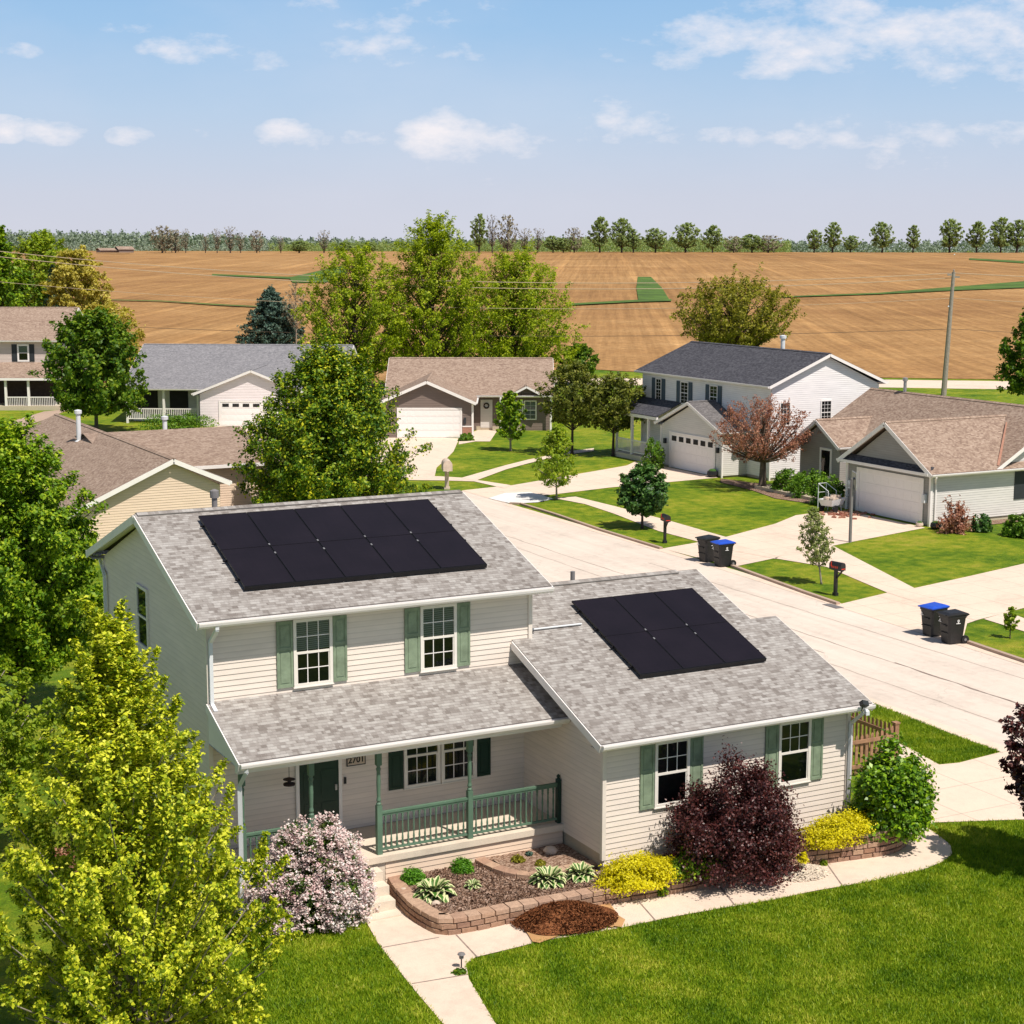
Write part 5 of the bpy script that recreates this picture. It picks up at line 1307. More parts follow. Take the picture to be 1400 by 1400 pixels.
# ------------------------------------------------------------------ far left two storey house
H = thing('house', 'mauve two storey house with tan roof and black shutters at the left edge', 'house', (-40.0, 105.0, G), R(-26), framed=True)
wall_box(H, -52, -35.6, 105.6, 116, G, 4.62, 'siding_mauve', ('x', 6.9))
gable(H, 'x', -52.4, -35.2, 105.2, 116.6, 4.78, 7.25, 'shingle_tan')
b = MB(); slab(b, [(-52, 102.6, 1.95), (-34.9, 102.6, 1.95), (-34.9, 105.6, 3.0), (-52, 105.6, 3.0)], [(0, 0), (17, 0), (17, 3.2), (0, 3.2)]); b.build('porch_roof', 'shingle_tan', H)
b = MB(); b.box(-52, 102.5, 1.75, -34.9, 102.62, 1.93); b.build('porch_trim', 'trim', H)
b = MB(); b.box(-52, 102.7, G, -35, 105.5, G + .35); b.build('porch_floor', 'foundation', H)
pa = Plane((-52, 105.6), (-35.6, 105.6))
for (px0, px1) in (((-39.08, 3.60)[0], (-38.13, 3.60)[0]),):
    window(H, pa, px0 + 52, px1 + 52, 3.05, 4.45, grid=None, detail=False, fr='trim', fw=.13, blind=.5); shutter(H, pa, px0 + 51.55, px0 + 51.98, 3.05, 4.45, 'shutter_dark'); shutter(H, pa, px1 + 52.02, px1 + 52.42, 3.05, 4.45, 'shutter_dark')
for x in (-42.6, -39.4, -37.6):
    b = MB(); b.box(x - .09, 102.75, G, x + .09, 102.93, 1.8); b.build('porch_post', 'trim', H)
b = MB(); b.box(-39.3, 102.8, .35, -35.2, 102.86, .43)
for k in range(28): b.box(-39.2 + k * .14, 102.81, G + .35, -39.16 + k * .14, 102.85, .36)
b.build('railing', 'trim', H)
b = MB(); pa.box(b, 2, 16.2, G + .35, 1.7, .02, .04); b.build('painted_porch_shade', 'bark_dark', H)  # dark panel: the porch shade on this wall is put in by colour
flat('front_path', [(6.08, 93.81), (7.86, 99.75), (12.05, 107.17), (14.29, 108.12), (10.56, 100.32), (7.91, 95.83), (6.06, 91.16)], G + .02, 'kerb')
# distant farm house
H = thing('farmhouse', 'tiny distant farm building with a mauve roof on the horizon at far left', 'building', (*[(175.79, 719.04)][0], 10.0)); mb = MB()
mb.box(-6.5, -4, 0, 4.5, 4, 1.0); mb.box(1, -6, 0, 7.5, 2, 1.4); mb.build('wall', 'siding_brown', H); mb = MB()
for (x0, x1, y0, y1, z0, z1) in ((-7, 5, -4.6, 4.6, .95, 2.0), (.6, 8, -6.4, 2.4, 1.35, 2.7)):
    ym = (y0 + y1) / 2; slab(mb, [(x0, y0, z0), (x1, y0, z0), (x1, ym, z1), (x0, ym, z1)], [(0, 0), (1, 0), (1, 1), (0, 1)]); slab(mb, [(x0, y1, z0), (x1, y1, z0), (x1, ym, z1), (x0, ym, z1)], [(0, 0), (1, 0), (1, 1), (0, 1)])
mb.build('roof', 'shingle_tan', H)
# ------------------------------------------------------------------ street furniture
def bin_(loc, rz, lid, label):
    t = thing('wheelie_bin', label, 'wheelie bin', loc, rz, group='wheelie bins at the kerb')
    b = MB(); lv = [(.02, .24, .27), (.10, .25, .28), (.86, .31, .34), (.90, .33, .37), (.96, .33, .37)]
    rings = []
    for z, hx, hy in lv:
        c = .06; rings.append([(x, y, z) for x, y in ((-hx + c, -hy), (hx - c, -hy), (hx, -hy + c), (hx, hy - c), (hx - c, hy), (-hx + c, hy), (-hx, hy - c), (-hx, -hy + c))])
    for a, bb in zip(rings[:-1], rings[1:]):
        for i in range(8): j = (i + 1) % 8; b.poly([a[i], a[j], bb[j], bb[i]])
    b.poly(rings[0][::-1]); b.box(-.20, -.345, .35, .20, -.30, .38); b.box(-.13, -.36, .60, .13, -.31, .64)
    b.build('body', 'black', t)
    l = MB(); q = [[(-.35, -.40, .965), (.35, -.40, .965), (.35, .38, .985), (-.35, .38, .985)], [(-.35, -.40, 1.0), (.35, -.40, 1.0), (.35, .38, 1.03), (-.35, .38, 1.03)], [(-.24, -.26, 1.045), (.24, -.26, 1.045), (.24, .26, 1.075), (-.24, .26, 1.075)]]
    for a, bb in zip(q[:-1], q[1:]):
        for i in range(4): j = (i + 1) % 4; l.poly([a[i], a[j], bb[j], bb[i]])
    l.poly(q[2]); l.poly(q[0][::-1]); l.beam((-.2, -.41, .985), (.2, -.41, .985), .04, .03); l.build('lid', lid, t)
    for s in (-1, 1):
        w_ = MB(); w_.path([(s * .24, .33, .14), (s * .30, .33, .14)], .14, 14); w = w_.build('wheel', 'black', t)
        h_ = MB(); h_.path([(s * .301, .33, .14), (s * .305, .33, .14)], .05, 8); h_.build('hub', 'pipe_grey', w)
    h = MB(); h.path([(-.26, .36, .93), (-.26, .46, .97), (.26, .46, .97), (.26, .36, .93)], .018, 6); h.build('handle', 'black', t)
    m = MB(); pl = Plane((-.3, -.345), (.3, -.345))
    for s, o in ((-1, 0), (1, 0)):
        m_ = m
    m = MB(); xs = .335
    # printed white emblem: a ring above a short base line, on two sides
    for k in range(10):
        a0, a1 = 2 * PI * k / 10, 2 * PI * (k + .8) / 10
        m.poly([(xs, .045 * math.cos(a0), .80 + .045 * math.sin(a0)), (xs, .045 * math.cos(a1), .80 + .045 * math.sin(a1)), (xs, .015 * math.cos(a1), .80 + .015 * math.sin(a1)), (xs, .015 * math.cos(a0), .80 + .015 * math.sin(a0))])
    m.poly([(xs, -.08, .70), (xs, .08, .70), (xs, .08, .725), (xs, -.08, .725)]); m.poly([(xs, -.02, .725), (xs, .02, .725), (xs, .02, .76), (xs, -.02, .76)])
    m.poly([(-.28, -.352, .70), (-.12, -.352, .70), (-.12, -.352, .725), (-.28, -.352, .725)]); m.poly([(-.24, -.352, .74), (-.16, -.352, .74), (-.2, -.352, .83)])
    m.build('emblem', 'white_mark', t)
    return t
B = [(22.36, 29.20), (22.30, 28.00), (21.46, 14.40), (21.26, 13.26)]
# bins face the street (west); wheels towards the houses
bin_((B[0][0], B[0][1], G + .012), R(-90 + 6), 'black', 'black wheelie bin with a black lid beside the blue lidded bin near the mailbox')
bin_((B[1][0], B[1][1], G + .012), R(-90 - 4), 'blue_lid', 'wheelie bin with a blue lid at the end of the drive, farther from the camera')
bin_((B[2][0], B[2][1], G + .012), R(-90 + 3), 'blue_lid', 'nearer wheelie bin with a blue lid on the right hand drive')
bin_((B[3][0], B[3][1], G + .012), R(-90 - 7), 'black', 'nearest black wheelie bin with a black lid beside the small sapling')

def mailbox(loc, rz, label, h=1.0, mat='black', num=True, s=1.0):
    t = thing('mailbox', label, 'mailbox', loc, rz)
    b = MB(); w = .055 * s
    b.box(-w, -w, 0, w, w, h); b.box(-w * 1.5, -w * 1.5, 0, w * 1.5, w * 1.5, .12); b.beam((0, -.02, h - .35), (0, -.3 * s, h - .03), .05 * s, .05 * s, up=(1, 0, 0)); b.box(-.06, -.34 * s, h - .03, .06, .2, h)
    b.build('post', mat, t)
    x = MB(); n = 10; hw, hl, hh = .13 * s, .30 * s, .17 * s
    sec = [(-hw, 0)] + [(-hw * math.cos(PI * k / n), hh + hw * math.sin(PI * k / n)) for k in range(n + 1)] + [(hw, 0)]
    A = [(p[0], -hl - .06, h + p[1]) for p in sec]; Z = [(p[0], hl - .06, h + p[1]) for p in sec]
    for i in range(len(sec)): j = (i + 1) % len(sec); x.poly([A[i], A[j], Z[j], Z[i]])
    x.poly(A); x.poly(Z[::-1]); bx = x.build('box', mat, t)
    if num:
        r = MB()
        for k in range(4): r.box(-hw - .006, -.20 + k * .085, h + .07, -hw - .002, -.15 + k * .085, h + .15)
        r.box(-hw - .02, hl - .2, h + .12, -hw - .006, hl - .16, h + .3); r.box(-hw * .75, -hl - .068, h + .05, hw * .75, -hl - .062, h + .08)
        r.build('red_flag', 'red_mark', bx)
    return t
mailbox((*[(23.19, 33.76)][0], G), R(-12), 'black mailbox with red numbers beside the drive of the white house lawn')
mailbox((*[(22.70, 21.18)][0], G), R(8), 'black mailbox with red numbers beside the thin willow sapling')
mailbox((*[(21.87, 53.43)][0], G), R(-20), 'tan brick mailbox pillar in front of the brown house', h=1.05, mat='stone', num=False, s=1.9)
# tall post at the drive
pc = [(30.64, 30.19)][0]
t = thing('basketball_post', 'grey metal basketball post with its board seen edge on at the drive edge', 'basketball hoop', (pc[0], pc[1], G), 0)
b = MB(); b.box(-.05, -.05, 0, .05, .05, 2.85); b.build('post', 'pipe_grey', t)
b = MB(); b.beam((0, 0, 2.2), (.32, .20, 2.55), .06, .06); b.beam((0, 0, 2.75), (.32, .20, 2.9), .06, .06); b.build('bracket', 'pipe_grey', t)
b = MB(); dv = Vector((.46, .89, 0)); nn = Vector((.89, -.46, 0)); b.obox(Vector((.28, .2, 2.75)), dv * .5, nn * .02, Vector((0, 0, .36))); bb_ = b.build('backboard', 'metal', t)
b = MB(); b.path([tuple(Vector((.28, .2, 2.5)) - nn * (.26) + dv * (.2 * math.cos(2 * PI * k / 12)) + nn * (.2 * math.sin(2 * PI * k / 12))) for k in range(13)], .012, 5); b.build('rim', 'pipe_grey', bb_)
# utility pole and wires
pb_ = [(86.74, 86.94)][0]
t = thing('utility_pole', 'tall weathered wooden utility pole beside the far road', 'utility pole', (pb_[0], pb_[1], G)); OFF[t.name] = Vector(t.location)
top = Vector((pb_[0] + .40, pb_[1] - .2, G + 10.9)); b = MB(); b.path([(pb_[0], pb_[1], G), tuple(Vector((pb_[0], pb_[1], G)).lerp(top, .5)), tuple(top)], [.25, .2, .15], 10); b.build('pole', 'pole_wood', t)
b = MB(); rt = Vector((FWY, -FWX, 0))
for dz, s in ((-.25, 1), (-.45, -1)):
    b.obox(top + Vector((0, 0, dz)) - rt * .25 * s, rt * .3, Vector((.05, .05, 0)), Vector((0, 0, .08)))
b.lathe(top.x, top.y, [(top.z, .05), (top.z + .12, .08), (top.z + .22, .04)], 8); b.build('crossarm', 'pole_wood', t)
b = MB(); b.lathe(top.x - .32 * rt.x, top.y - .32 * rt.y, [(top.z - 3.1, .04), (top.z - 3.05, .09), (top.z - 2.95, .03)], 8); b.lathe(top.x, top.y, [(top.z + 1.45, .03), (top.z + 1.5, .07), (top.z + 1.55, .02)], 8); b.build('insulator', 'white_metal', t)
def wire(label, a, c, sag, mat='wire', r=.03):
    a = Vector(a); c = Vector(c); pts = []
    for k in range(25):
        u = k / 24; p = a.lerp(c, u); p.z -= 4 * sag * u * (1 - u); pts.append(p)
    m = MB(); m.path(pts, r, 5); return tag(m.build('overhead_wire', mat), label, 'overhead wire', 'overhead wires along the far road')
def aim(D_):  # far end of a span, along the road to the left
    return D_
LW = Vector((pb_[0], pb_[1], 0)) - rt * 104 + Vector((.46, .89, 0)) * 4; RW = Vector((pb_[0], pb_[1], 0)) + rt * 90
wire('pale overhead wire, upper one running left from the pole top', tuple(top + Vector((0, 0, -.1))), (LW.x, LW.y, 14.2), 2.6)
wire('pale overhead wire just below the highest one, left of the pole', tuple(top + Vector((.3, 0, -.5))), (LW.x, LW.y, 13.8), 2.75)
wire('thin pale overhead wire halfway up the pole, running left', tuple(top + Vector((0, 0, -2.3))), (LW.x, LW.y, 11.2), 2.4, r=.018)
wire('dark overhead wire, lowest of the spans left of the pole', tuple(top + Vector((0, 0, -5.0))), (LW.x, LW.y, 6.9), 1.5, 'wire_dark', r=.02)
wire('pale overhead wire leaving the pole top to the right', tuple(top + Vector((0, 0, -.1))), (RW.x, RW.y, 11.0), 1.4)
wire('thin pale overhead wire halfway up the pole, running right', tuple(top + Vector((0, 0, -2.3))), (RW.x, RW.y, 8.4), 1.4, r=.018)
wire('dark overhead wire, lowest of the spans right of the pole', tuple(top + Vector((0, 0, -5.0))), (RW.x, RW.y, 5.6), 1.4, 'wire_dark', r=.02)
# white handrail steps and yard cart beside the grey house's garage
gp_ = [(35.57, 37.12)][0]
t = thing('handrail', 'white metal handrail beside the grey house garage', 'handrail', (35.6, 38.9, G)); b = MB()
for x in (0, .5): b.path([(x, 0, 0), (x, 0, 1.25)], .022, 6)
b.path([(0, 0, 1.25), (.5, 0, 1.25), (.5, -.8, .95), (.5, -.8, 0)], .022, 6); b.path([(0, 0, .8), (.5, 0, .8), (.5, -.8, .55)], .018, 6); b.path([(0, 0, 1.25), (0, -.8, .95), (0, -.8, 0)], .022, 6); b.build('frame', 'white_metal', t)
cp = [(35.42, 37.56)][0]
t = thing('garden_cart', 'small grey garden cart loaded with rubble beside the driveway', 'garden cart', (cp[0], cp[1], G), R(20)); b = MB()
b.faces([(-.5, -.3, .35), (.5, -.3, .35), (.5, .3, .35), (-.5, .3, .35), (-.65, -.4, .68), (.65, -.4, .68), (.65, .4, .68), (-.65, .4, .68)], [(0, 1, 2, 3), (0, 1, 5, 4), (1, 2, 6, 5), (2, 3, 7, 6), (3, 0, 4, 7)]); b.build('tray', 'white_metal', t)
b = MB(); b.path([(.6, -.2, .45), (1.2, -.2, .75)], .02, 5); b.path([(.6, .2, .45), (1.2, .2, .75)], .02, 5); b.path([(.4, -.25, .35), (.5, -.25, 0)], .02, 5); b.path([(.4, .25, .35), (.5, .25, 0)], .02, 5); b.build('handle', 'white_metal', t)
for s in (-1, 1):
    b = MB(); b.path([(-.3, s * .36, .2), (-.3, s * .43, .2)], .2, 14); b.build('wheel', 'black', t)
b = MB()
for k in range(26): b.obox((random.uniform(-.45, .45), random.uniform(-.28, .28), .62 + random.uniform(0, .16)), (.10, random.uniform(-.05, .05), 0), (random.uniform(-.03, .03), .06, 0), (0, 0, .05))
b.build('rubble', 'stone', t)
b = MB()
for k in range(70):
    x = cp[0] + random.gauss(.1, .7); y = cp[1] + random.gauss(-1.0, .5); a = random.uniform(0, PI); b.obox((x, y, G + .055), (.11 * math.cos(a), .11 * math.sin(a), 0), (-.05 * math.sin(a), .05 * math.cos(a), 0), (0, 0, .035))
tag(b.build('loose_bricks', 'brick'), 'loose red bricks scattered on the driveway beside the garden cart', 'bricks', kind='stuff')
# small dark pots by the garages
for px, py, s, lab in ((975, 651, .32, 'small dark round planter beside the white house garage door'), (1277, 723, .26, 'low dark planter bowl at the grey house garage corner'), (1256, 720, .18, 'small tan pot beside the white garage door of the grey house')):
    x, y = [(37.44, 50.94), (36.49, 31.23), (36.24, 32.06)][(0 if px == 975 else 1 if px == 1277 else 2)]
    t = thing('planter', lab, 'planter', (x, y, G)); b = MB(); b.lathe(0, 0, [(0, s * .7), (s * .5, s), (s * 1.1, s * .9), (s * 1.15, s * .8)], 14); b.build('pot', 'stone' if s < .2 else 'black', t)
    b = MB(); b.lathe(0, 0, [(s * .9, s * .78), (s * 1.3, s * .7), (s * 1.5, s * .3)], 10); b.build('plant', 'l_dark', t)

# ------------------------------------------------------------------ front bed details
pile = [(-1.61, -1.28)][0]
t = thing('cardboard_sheet', 'flattened cardboard sheet under the heap of red brown mulch', 'cardboard', (pile[0], pile[1], G + .03)); OFF[t.name] = Vector(t.location)
b = MB()
for q, z in (([(-2.31, -0.56), (-1.61, -0.50), (-1.41, -1.73), (-2.56, -2.02), (-2.65, -1.91)], G + .045), ([(-0.69, -0.63), (-0.37, -0.86), (-0.46, -1.18), (-0.63, -1.79), (-0.97, -2.03), (-1.32, -1.57)], G + .05), ([(-0.59, -1.32), (-0.57, -1.83), (-0.82, -2.11), (-0.97, -1.96)], G + .056)):
    b.poly([(x, y, z) for x, y in q])
b.build('sheet', 'cardboard', t)
b = MB(); n1_, n2_ = 40, 14; c_ = Vector((pile[0], pile[1], 0)); ex = Vector((FWY, -FWX, 0)).lerp(Vector((1, .0, 0)), .4).normalized(); ey = Vector((-ex.y, ex.x, 0))
grid = []
for j in range(n2_ + 1):
    row = []
    for i in range(n1_):
        a = 2 * PI * i / n1_; rr = (j / n2_) * (1 + .06 * math.sin(3 * a + 1) + .05 * math.sin(5 * a)); p = c_ + ex * (1.02 * rr * math.cos(a)) + ey * (.72 * rr * math.sin(a))
        row.append(len(b.v)); b.v.append((p.x, p.y, G + .06 + .30 * (1 - (j / n2_) ** 1.7) + random.uniform(-.018, .018)))
    grid.append(row)
for j in range(n2_):
    for i in range(n1_): k = (i + 1) % n1_; b.f.append([grid[j][i], grid[j + 1][i], grid[j + 1][k], grid[j][k]]); b.uv.append([(0, 0)] * 4)
o = b.build('mulch_heap', 'mulch_pile', smooth=True); tag(o, 'heap of dark red brown mulch on the front walk', 'mulch heap')
P = []
for k in range(5200):
    a = random.uniform(0, 2 * PI); r = math.sqrt(random.random()) * 1.03; p = c_ + ex * (1.02 * r * math.cos(a)) + ey * (.72 * r * math.sin(a)); P.append((p.x, p.y, G + .068 + max(0, .30 * (1 - min(1, r) ** 1.7))))
ch = fast_mesh('mulch_chips', leaves(np.array(P), .075, .8, None, .3), 4, 'mulch_pile'); ch.parent = o
# bark chips over the bed
def chips(name, poly, z, n, size, mat, label):
    xs = [p[0] for p in poly]; ys = [p[1] for p in poly]; out_ = []
    while len(out_) < n:
        x = random.uniform(min(xs), max(xs)); y = random.uniform(min(ys), max(ys)); c = False; j = len(poly) - 1
        for i in range(len(poly)):
            xi, yi = poly[i]; xj, yj = poly[j]
            if (yi > y) != (yj > y) and x < (xj - xi) * (y - yi) / (yj - yi) + xi: c = not c
            j = i
        if c: out_.append((x, y, z + random.uniform(0, .02)))
    return tag(fast_mesh(name, leaves(np.array(out_), size, .9, None, .35), 4, mat), label, 'bark chips', kind='stuff')
M['chips'] = m_leaf('bark_chip', [(0.12, .065, .04), (.27, .17, .12), (.46, .34, .27)], .05, .9, (1, 1, 1), .1, gain=1.1)
chips('bark_chips', BED, -.355, 26000, .075, 'chips', 'bark chips covering the front planting bed')
# white gravel heap
gc = [(4.03, -1.39)][0]; b = MB()
for k in range(1500):
    a = random.uniform(0, 2 * PI); r = random.random() ** .55; x = gc[0] + r * .62 * math.cos(a); y = gc[1] + r * .42 * math.sin(a) ; z = G + .03 + .17 * (1 - r ** 1.5) * random.uniform(.7, 1); s = random.uniform(.014, .032)
    q = [Vector((x, y, z)) + Vector(v) * s for v in ((random.uniform(.8, 1.3), 0, 0), (0, random.uniform(.8, 1.3), 0), (-random.uniform(.8, 1.3), 0, 0), (0, -random.uniform(.8, 1.3), 0), (.1, .1, .8), (0, 0, -.8))]
    b.faces(q, [(0, 1, 4), (1, 2, 4), (2, 3, 4), (3, 0, 4), (1, 0, 5), (2, 1, 5), (3, 2, 5), (0, 3, 5)])
tag(b.build('gravel_heap', 'gravel'), 'heap of small white stones on the walk beside the purple shrub', 'gravel heap', kind='stuff')
def rock(loc, s, label):
    b = MB(); n = 8
    for zz, rr in ((0, .9), (.35, 1.0), (.7, .72), (.85, .3)):
        pass
    rings = [[(loc[0] + s * rr * math.cos(2 * PI * k / n + .3) * random.uniform(.85, 1.1), loc[1] + s * rr * math.sin(2 * PI * k / n + .3) * random.uniform(.85, 1.1), loc[2] + s * zz * .9) for k in range(n)] for zz, rr in ((-.2, .8), (.3, 1.0), (.7, .75), (.9, .3))]
    for a, c in zip(rings[:-1], rings[1:]):
        for i in range(n): j = (i + 1) % n; b.poly([a[i], a[j], c[j], c[i]])
    b.poly(rings[-1]); tag(b.build('rock', 'stone'), label, 'rock')
rock((*[(-0.50, 1.28)][0], -.27), .16, 'pale round rock in the upper bed near the porch corner')
rock((*[(-3.74, 0.03)][0], -.37), .10, 'small white rock beside the left hosta')
rock((*[(-4.02, 0.94)][0], -.37), .09, 'small tan rock at the left end of the planting bed')
# solar path light on the lawn edge
pl_ = [(-4.32, -2.30)][0]; t = thing('path_light', 'small black garden path light at the corner of the lawn', 'garden light', (pl_[0], pl_[1], G)); b = MB(); b.path([(0, 0, 0), (0, 0, .22)], .012, 6); b.build('stake', 'black', t)
b = MB(); b.lathe(0, 0, [(.20, .04), (.27, .045), (.275, .075), (.30, .06), (.31, .02)], 12); b.build('lamp', 'pipe_grey', t)

def hosta(label, loc, r, n, seed):
    rg = random.Random(seed); t = thing('hosta', label, 'hosta', loc, group='hostas in the planting bed'); b = MB()
    n = int(n * 1.5)
    for k in range(n):
        a = k * 2.4 + rg.uniform(-.2, .2); q = (k + 1) / n; L = r * (.45 + .6 * q) * rg.uniform(.85, 1.1); w = L * rg.uniform(.24, .31); rise = 1.1 - .8 * q
        d = Vector((math.cos(a), math.sin(a), 0)); s = Vector((-d.y, d.x, 0)); base = Vector((0, 0, .02)) + d * .02; prev = None
        for i, (u, ww) in enumerate(((.12, .15), (.4, .75), (.65, 1.0), (.88, .6), (1.05, .03))):
            p = base + d * (L * u) + Vector((0, 0, L * (rise * u * 1.5 - 1.0 * u * u * (.75 + .3 * q)) + r * .30 * u)); e = [p - s * w * ww + Vector((0, 0, w * ww * .3)), p, p + s * w * ww + Vector((0, 0, w * ww * .3))]
            if prev: b.poly([prev[0], prev[1], e[1], e[0]], [(0, 0), (.5, 0), (.5, 1), (0, 1)]); b.poly([prev[1], prev[2], e[2], e[1]], [(.5, 0), (1, 0), (1, 1), (.5, 1)])
            prev = e
    b.build('leaves', 'hosta', t); return t
hosta('hosta with cream edged leaves at the left between the two green globes', (*[(-3.62, 0.39)][0], -.37), .46, 34, 1)
hosta('middle hosta with cream edged leaves, the larger of the right pair', (*[(-1.28, -0.04)][0], -.37), .42, 34, 2)
hosta('right hosta with cream edged leaves beside the yellow shrub', (*[(-0.55, -0.06)][0], -.37), .36, 30, 3)
hosta('tiny pale tufted hosta in the middle of the bed', (*[(-2.72, 0.48)][0], -.37), .20, 16, 4)
# boxwood globes and low plants
bush('boxwood', 'left round boxwood globe at the corner of the planting bed', (*[(-3.64, 1.31)][0], -.38), .27, .27, .27, 5200, .04, 'l_box', group='boxwood globes in the planting bed', seed=3, lump=.3, nlump=60)
bush('boxwood', 'right round boxwood globe below the porch railing', (*[(-2.52, 1.37)][0], -.38), .26, .26, .25, 5200, .04, 'l_box', group='boxwood globes in the planting bed', seed=4, lump=.3, nlump=60)
for (x, y), lab, s in zip([(-1.35, 1.14), (-1.02, 0.78)], ('low brownish tuft plant in the upper bed, left one', 'low brownish tuft plant in the upper bed, right one'), (.17, .13)):
    bush('low_plant', lab, (x, y, -.28), s, s, s * .7, 700, .05, 'l_brownolive', cat='plant', seed=int(s * 99), stems=False)
bush('low_plant', 'tiny teal leaved plant in the upper bed', (*[(-0.97, 1.37)][0], -.28), .09, .09, .08, 200, .05, 'l_spruce', cat='plant', seed=8, stems=False)
bush('weed', 'green weed growing at the foot of the retaining wall', (*[(0.78, -1.03)][0], G), .17, .14, .22, 420, .07, 'l_green', cat='plant', seed=9, stems=False)
bush('weed', 'small green weed on the walk beside the gravel heap', (*[(4.74, -1.15)][0], G), .11, .1, .1, 220, .06, 'l_lime', cat='plant', seed=10, stems=False)
bush('weed', 'small tuft of weeds around the path light', (*[(-4.45, -2.48)][0], G), .14, .12, .10, 300, .06, 'l_mid', cat='plant', seed=11, stems=False)
# shrubs in front of the wing
def at(px_list, z): return (*px_list[0], z)
bush('golden_shrub', 'golden yellow shrub left of the purple shrub', (*[(0.41, -0.82)][0], -.38), 1.0, .5, .56, 15000, .05, 'l_yellow', seed=21, lump=.28, nlump=40, up=.6, spiky=.16)
bush('golden_shrub', 'golden yellow shrub between the purple shrub and the green shrub', (*[(5.22, -1.03)][0], -.28), 1.0, .42, .60, 15000, .05, 'l_yellow', seed=22, lump=.28, nlump=40, up=.6, spiky=.16)
bush('golden_shrub', 'small yellow sprig at the right foot of the purple shrub', (*[(3.97, -1.45)][0], -.35), .16, .14, .22, 420, .06, 'l_yellow', seed=23, lump=.3, nlump=12, up=.6, stems=False)
bush('green_shrub', 'low dark green shrub with yellow tips behind the golden shrub', (*[(1.60, -0.98)][0], -.38), .72, .5, .62, 5200, .07, 'l_green', seed=24, lump=.25, nlump=40)
bush('purple_shrub', 'large dark purple leaved shrub in front of the wing windows', (*[(2.53, -1.02)][0], -.48), 1.5, 1.0, 2.2, 56000, .060, 'l_purple', seed=31, lump=.15, nlump=190, up=.15, spiky=.35, shell=.6)
bush('green_shrub', 'round glossy leafy green shrub at the right corner of the wing', (*[(6.70, -0.91)][0], -.3), .98, .88, 1.78, 17000, .105, 'l_shrub', seed=41, lump=.2, nlump=90, up=.4, shell=.4, spiky=.2)
bush('lilac', 'round pink flowering lilac bush beside the front walk', (*[(-5.88, 1.09)][0], G), 1.27, 1.05, 1.80, 26000, .065, 'l_lilac', seed=51, lump=.15, nlump=170, up=.2, flowers=('blossom', 3600, .075, .05))
bush('small_vine', 'small green climbing plant in front of the green door', (*[(-5.00, 4.12)][0], -.2), .22, .2, .75, 700, .07, 'l_lime', cat='plant', seed=55, lump=.35, nlump=16, stems=False)
# ------------------------------------------------------------------ trees close by
tree('maple_tree', 'large yellow green maple filling the lower left corner', (-10.19, -2.62, -0.65, 7.28, 2.30, 0.13), nb=140, nl=150000, ls=.077, leaf='l_maple', bark='bark_pale', prof=[(0, .85), (.1, .98), (.3, 1.0), (.5, .86), (.66, .60), (.82, .30), (1, .04)], rise=1.15, tw=6, twl=.24, spread=.030, trunk_r=.11, seed=5, core=.12, top_spikes=110, lean=(-.45, .1))
tree('maple_tree', 'yellow green maple at the left edge behind the large one', (-11.29, 6.85, -0.67, 4.85, 1.80, 1.43), nb=60, nl=24000, ls=.11, leaf='l_lime', bark='bark_pale', rise=.8, tw=6, twl=.22, spread=.05, seed=6, top_spikes=20)
tree('shade_tree', 'dense bright green tree left of the beige house gable', (-7.97, 17.92, -0.67, 8.43, 2.37, 1.65), nb=110, nl=90000, ls=.12, leaf='l_green', prof=[(0, .75), (.15, .95), (.4, 1), (.65, .86), (.85, .5), (1, .12)], rise=.6, tw=6, twl=.24, spread=.06, seed=7, top_spikes=26, bark='bark_dark')
tree('shade_tree', 'mid green airy tree between the mauve house and the grey roofed ranch', (11.95, 89.93, -0.67, 8.89, 3.68, 1.65), nb=90, nl=26000, ls=.27, leaf='l_mid', prof=[(0, .6), (.15, .95), (.45, 1), (.7, .85), (.88, .55), (1, .2)], rise=.7, tw=6, twl=.26, spread=.055, seed=8, top_spikes=18)
tree('pear_tree', 'broad green and gold tree behind the upper solar roof', (11.71, 44.72, -0.67, 8.67, 4.25, 1.04), nb=150, nl=90000, ls=.155, leaf='l_pear', prof=[(0, .98), (.15, 1.0), (.35, .93), (.6, .72), (.78, .50), (.92, .30), (1, .12)], rise=.8, tw=6, twl=.20, spread=.05, seed=9, top_spikes=50, core=.15)
tree('small_tree', 'small bright green tree in front of the brown house door', (32.96, 67.24, -0.67, 3.95, 1.01, 0.90), nb=34, nl=5200, ls=.19, leaf='l_green', seed=10, rise=.6, spread=.08, trunk_r=.07, bark='bark_pale')
tree('young_tree', 'young lime green tree at the driveway end', (25.24, 47.28, -0.67, 4.03, 1.23, 0.92), nb=44, nl=4200, ls=.15, leaf='l_lime', prof=[(0, .6), (.2, 1), (.5, .75), (.8, .4), (1, .08)], seed=11, rise=.5, spread=.085, trunk_r=.05, bark='bark_pale')
tree('round_tree', 'small round dark green tree on the verge beside the street', (24.39, 37.56, -0.67, 3.05, 1.23, 0.79), nb=60, nl=11000, ls=.16, leaf='l_dark', prof=[(0, .6), (.2, 1.0), (.45, 1), (.7, .82), (.9, .45), (1, .15)], seed=12, rise=.3, spread=.08, trunk_r=.06, up=.7, bark='bark_dark')
tree('ornamental_tree', 'dark olive tree right of the brown house, left of the two', (35.51, 63.74, -0.66, 5.99, 2.22, 2.04), nb=64, nl=9500, ls=.18, leaf='l_olive', seed=13, rise=.4, spread=.06, bark='bark_dark', group='olive trees beside the brown house', trunk_r=.09)
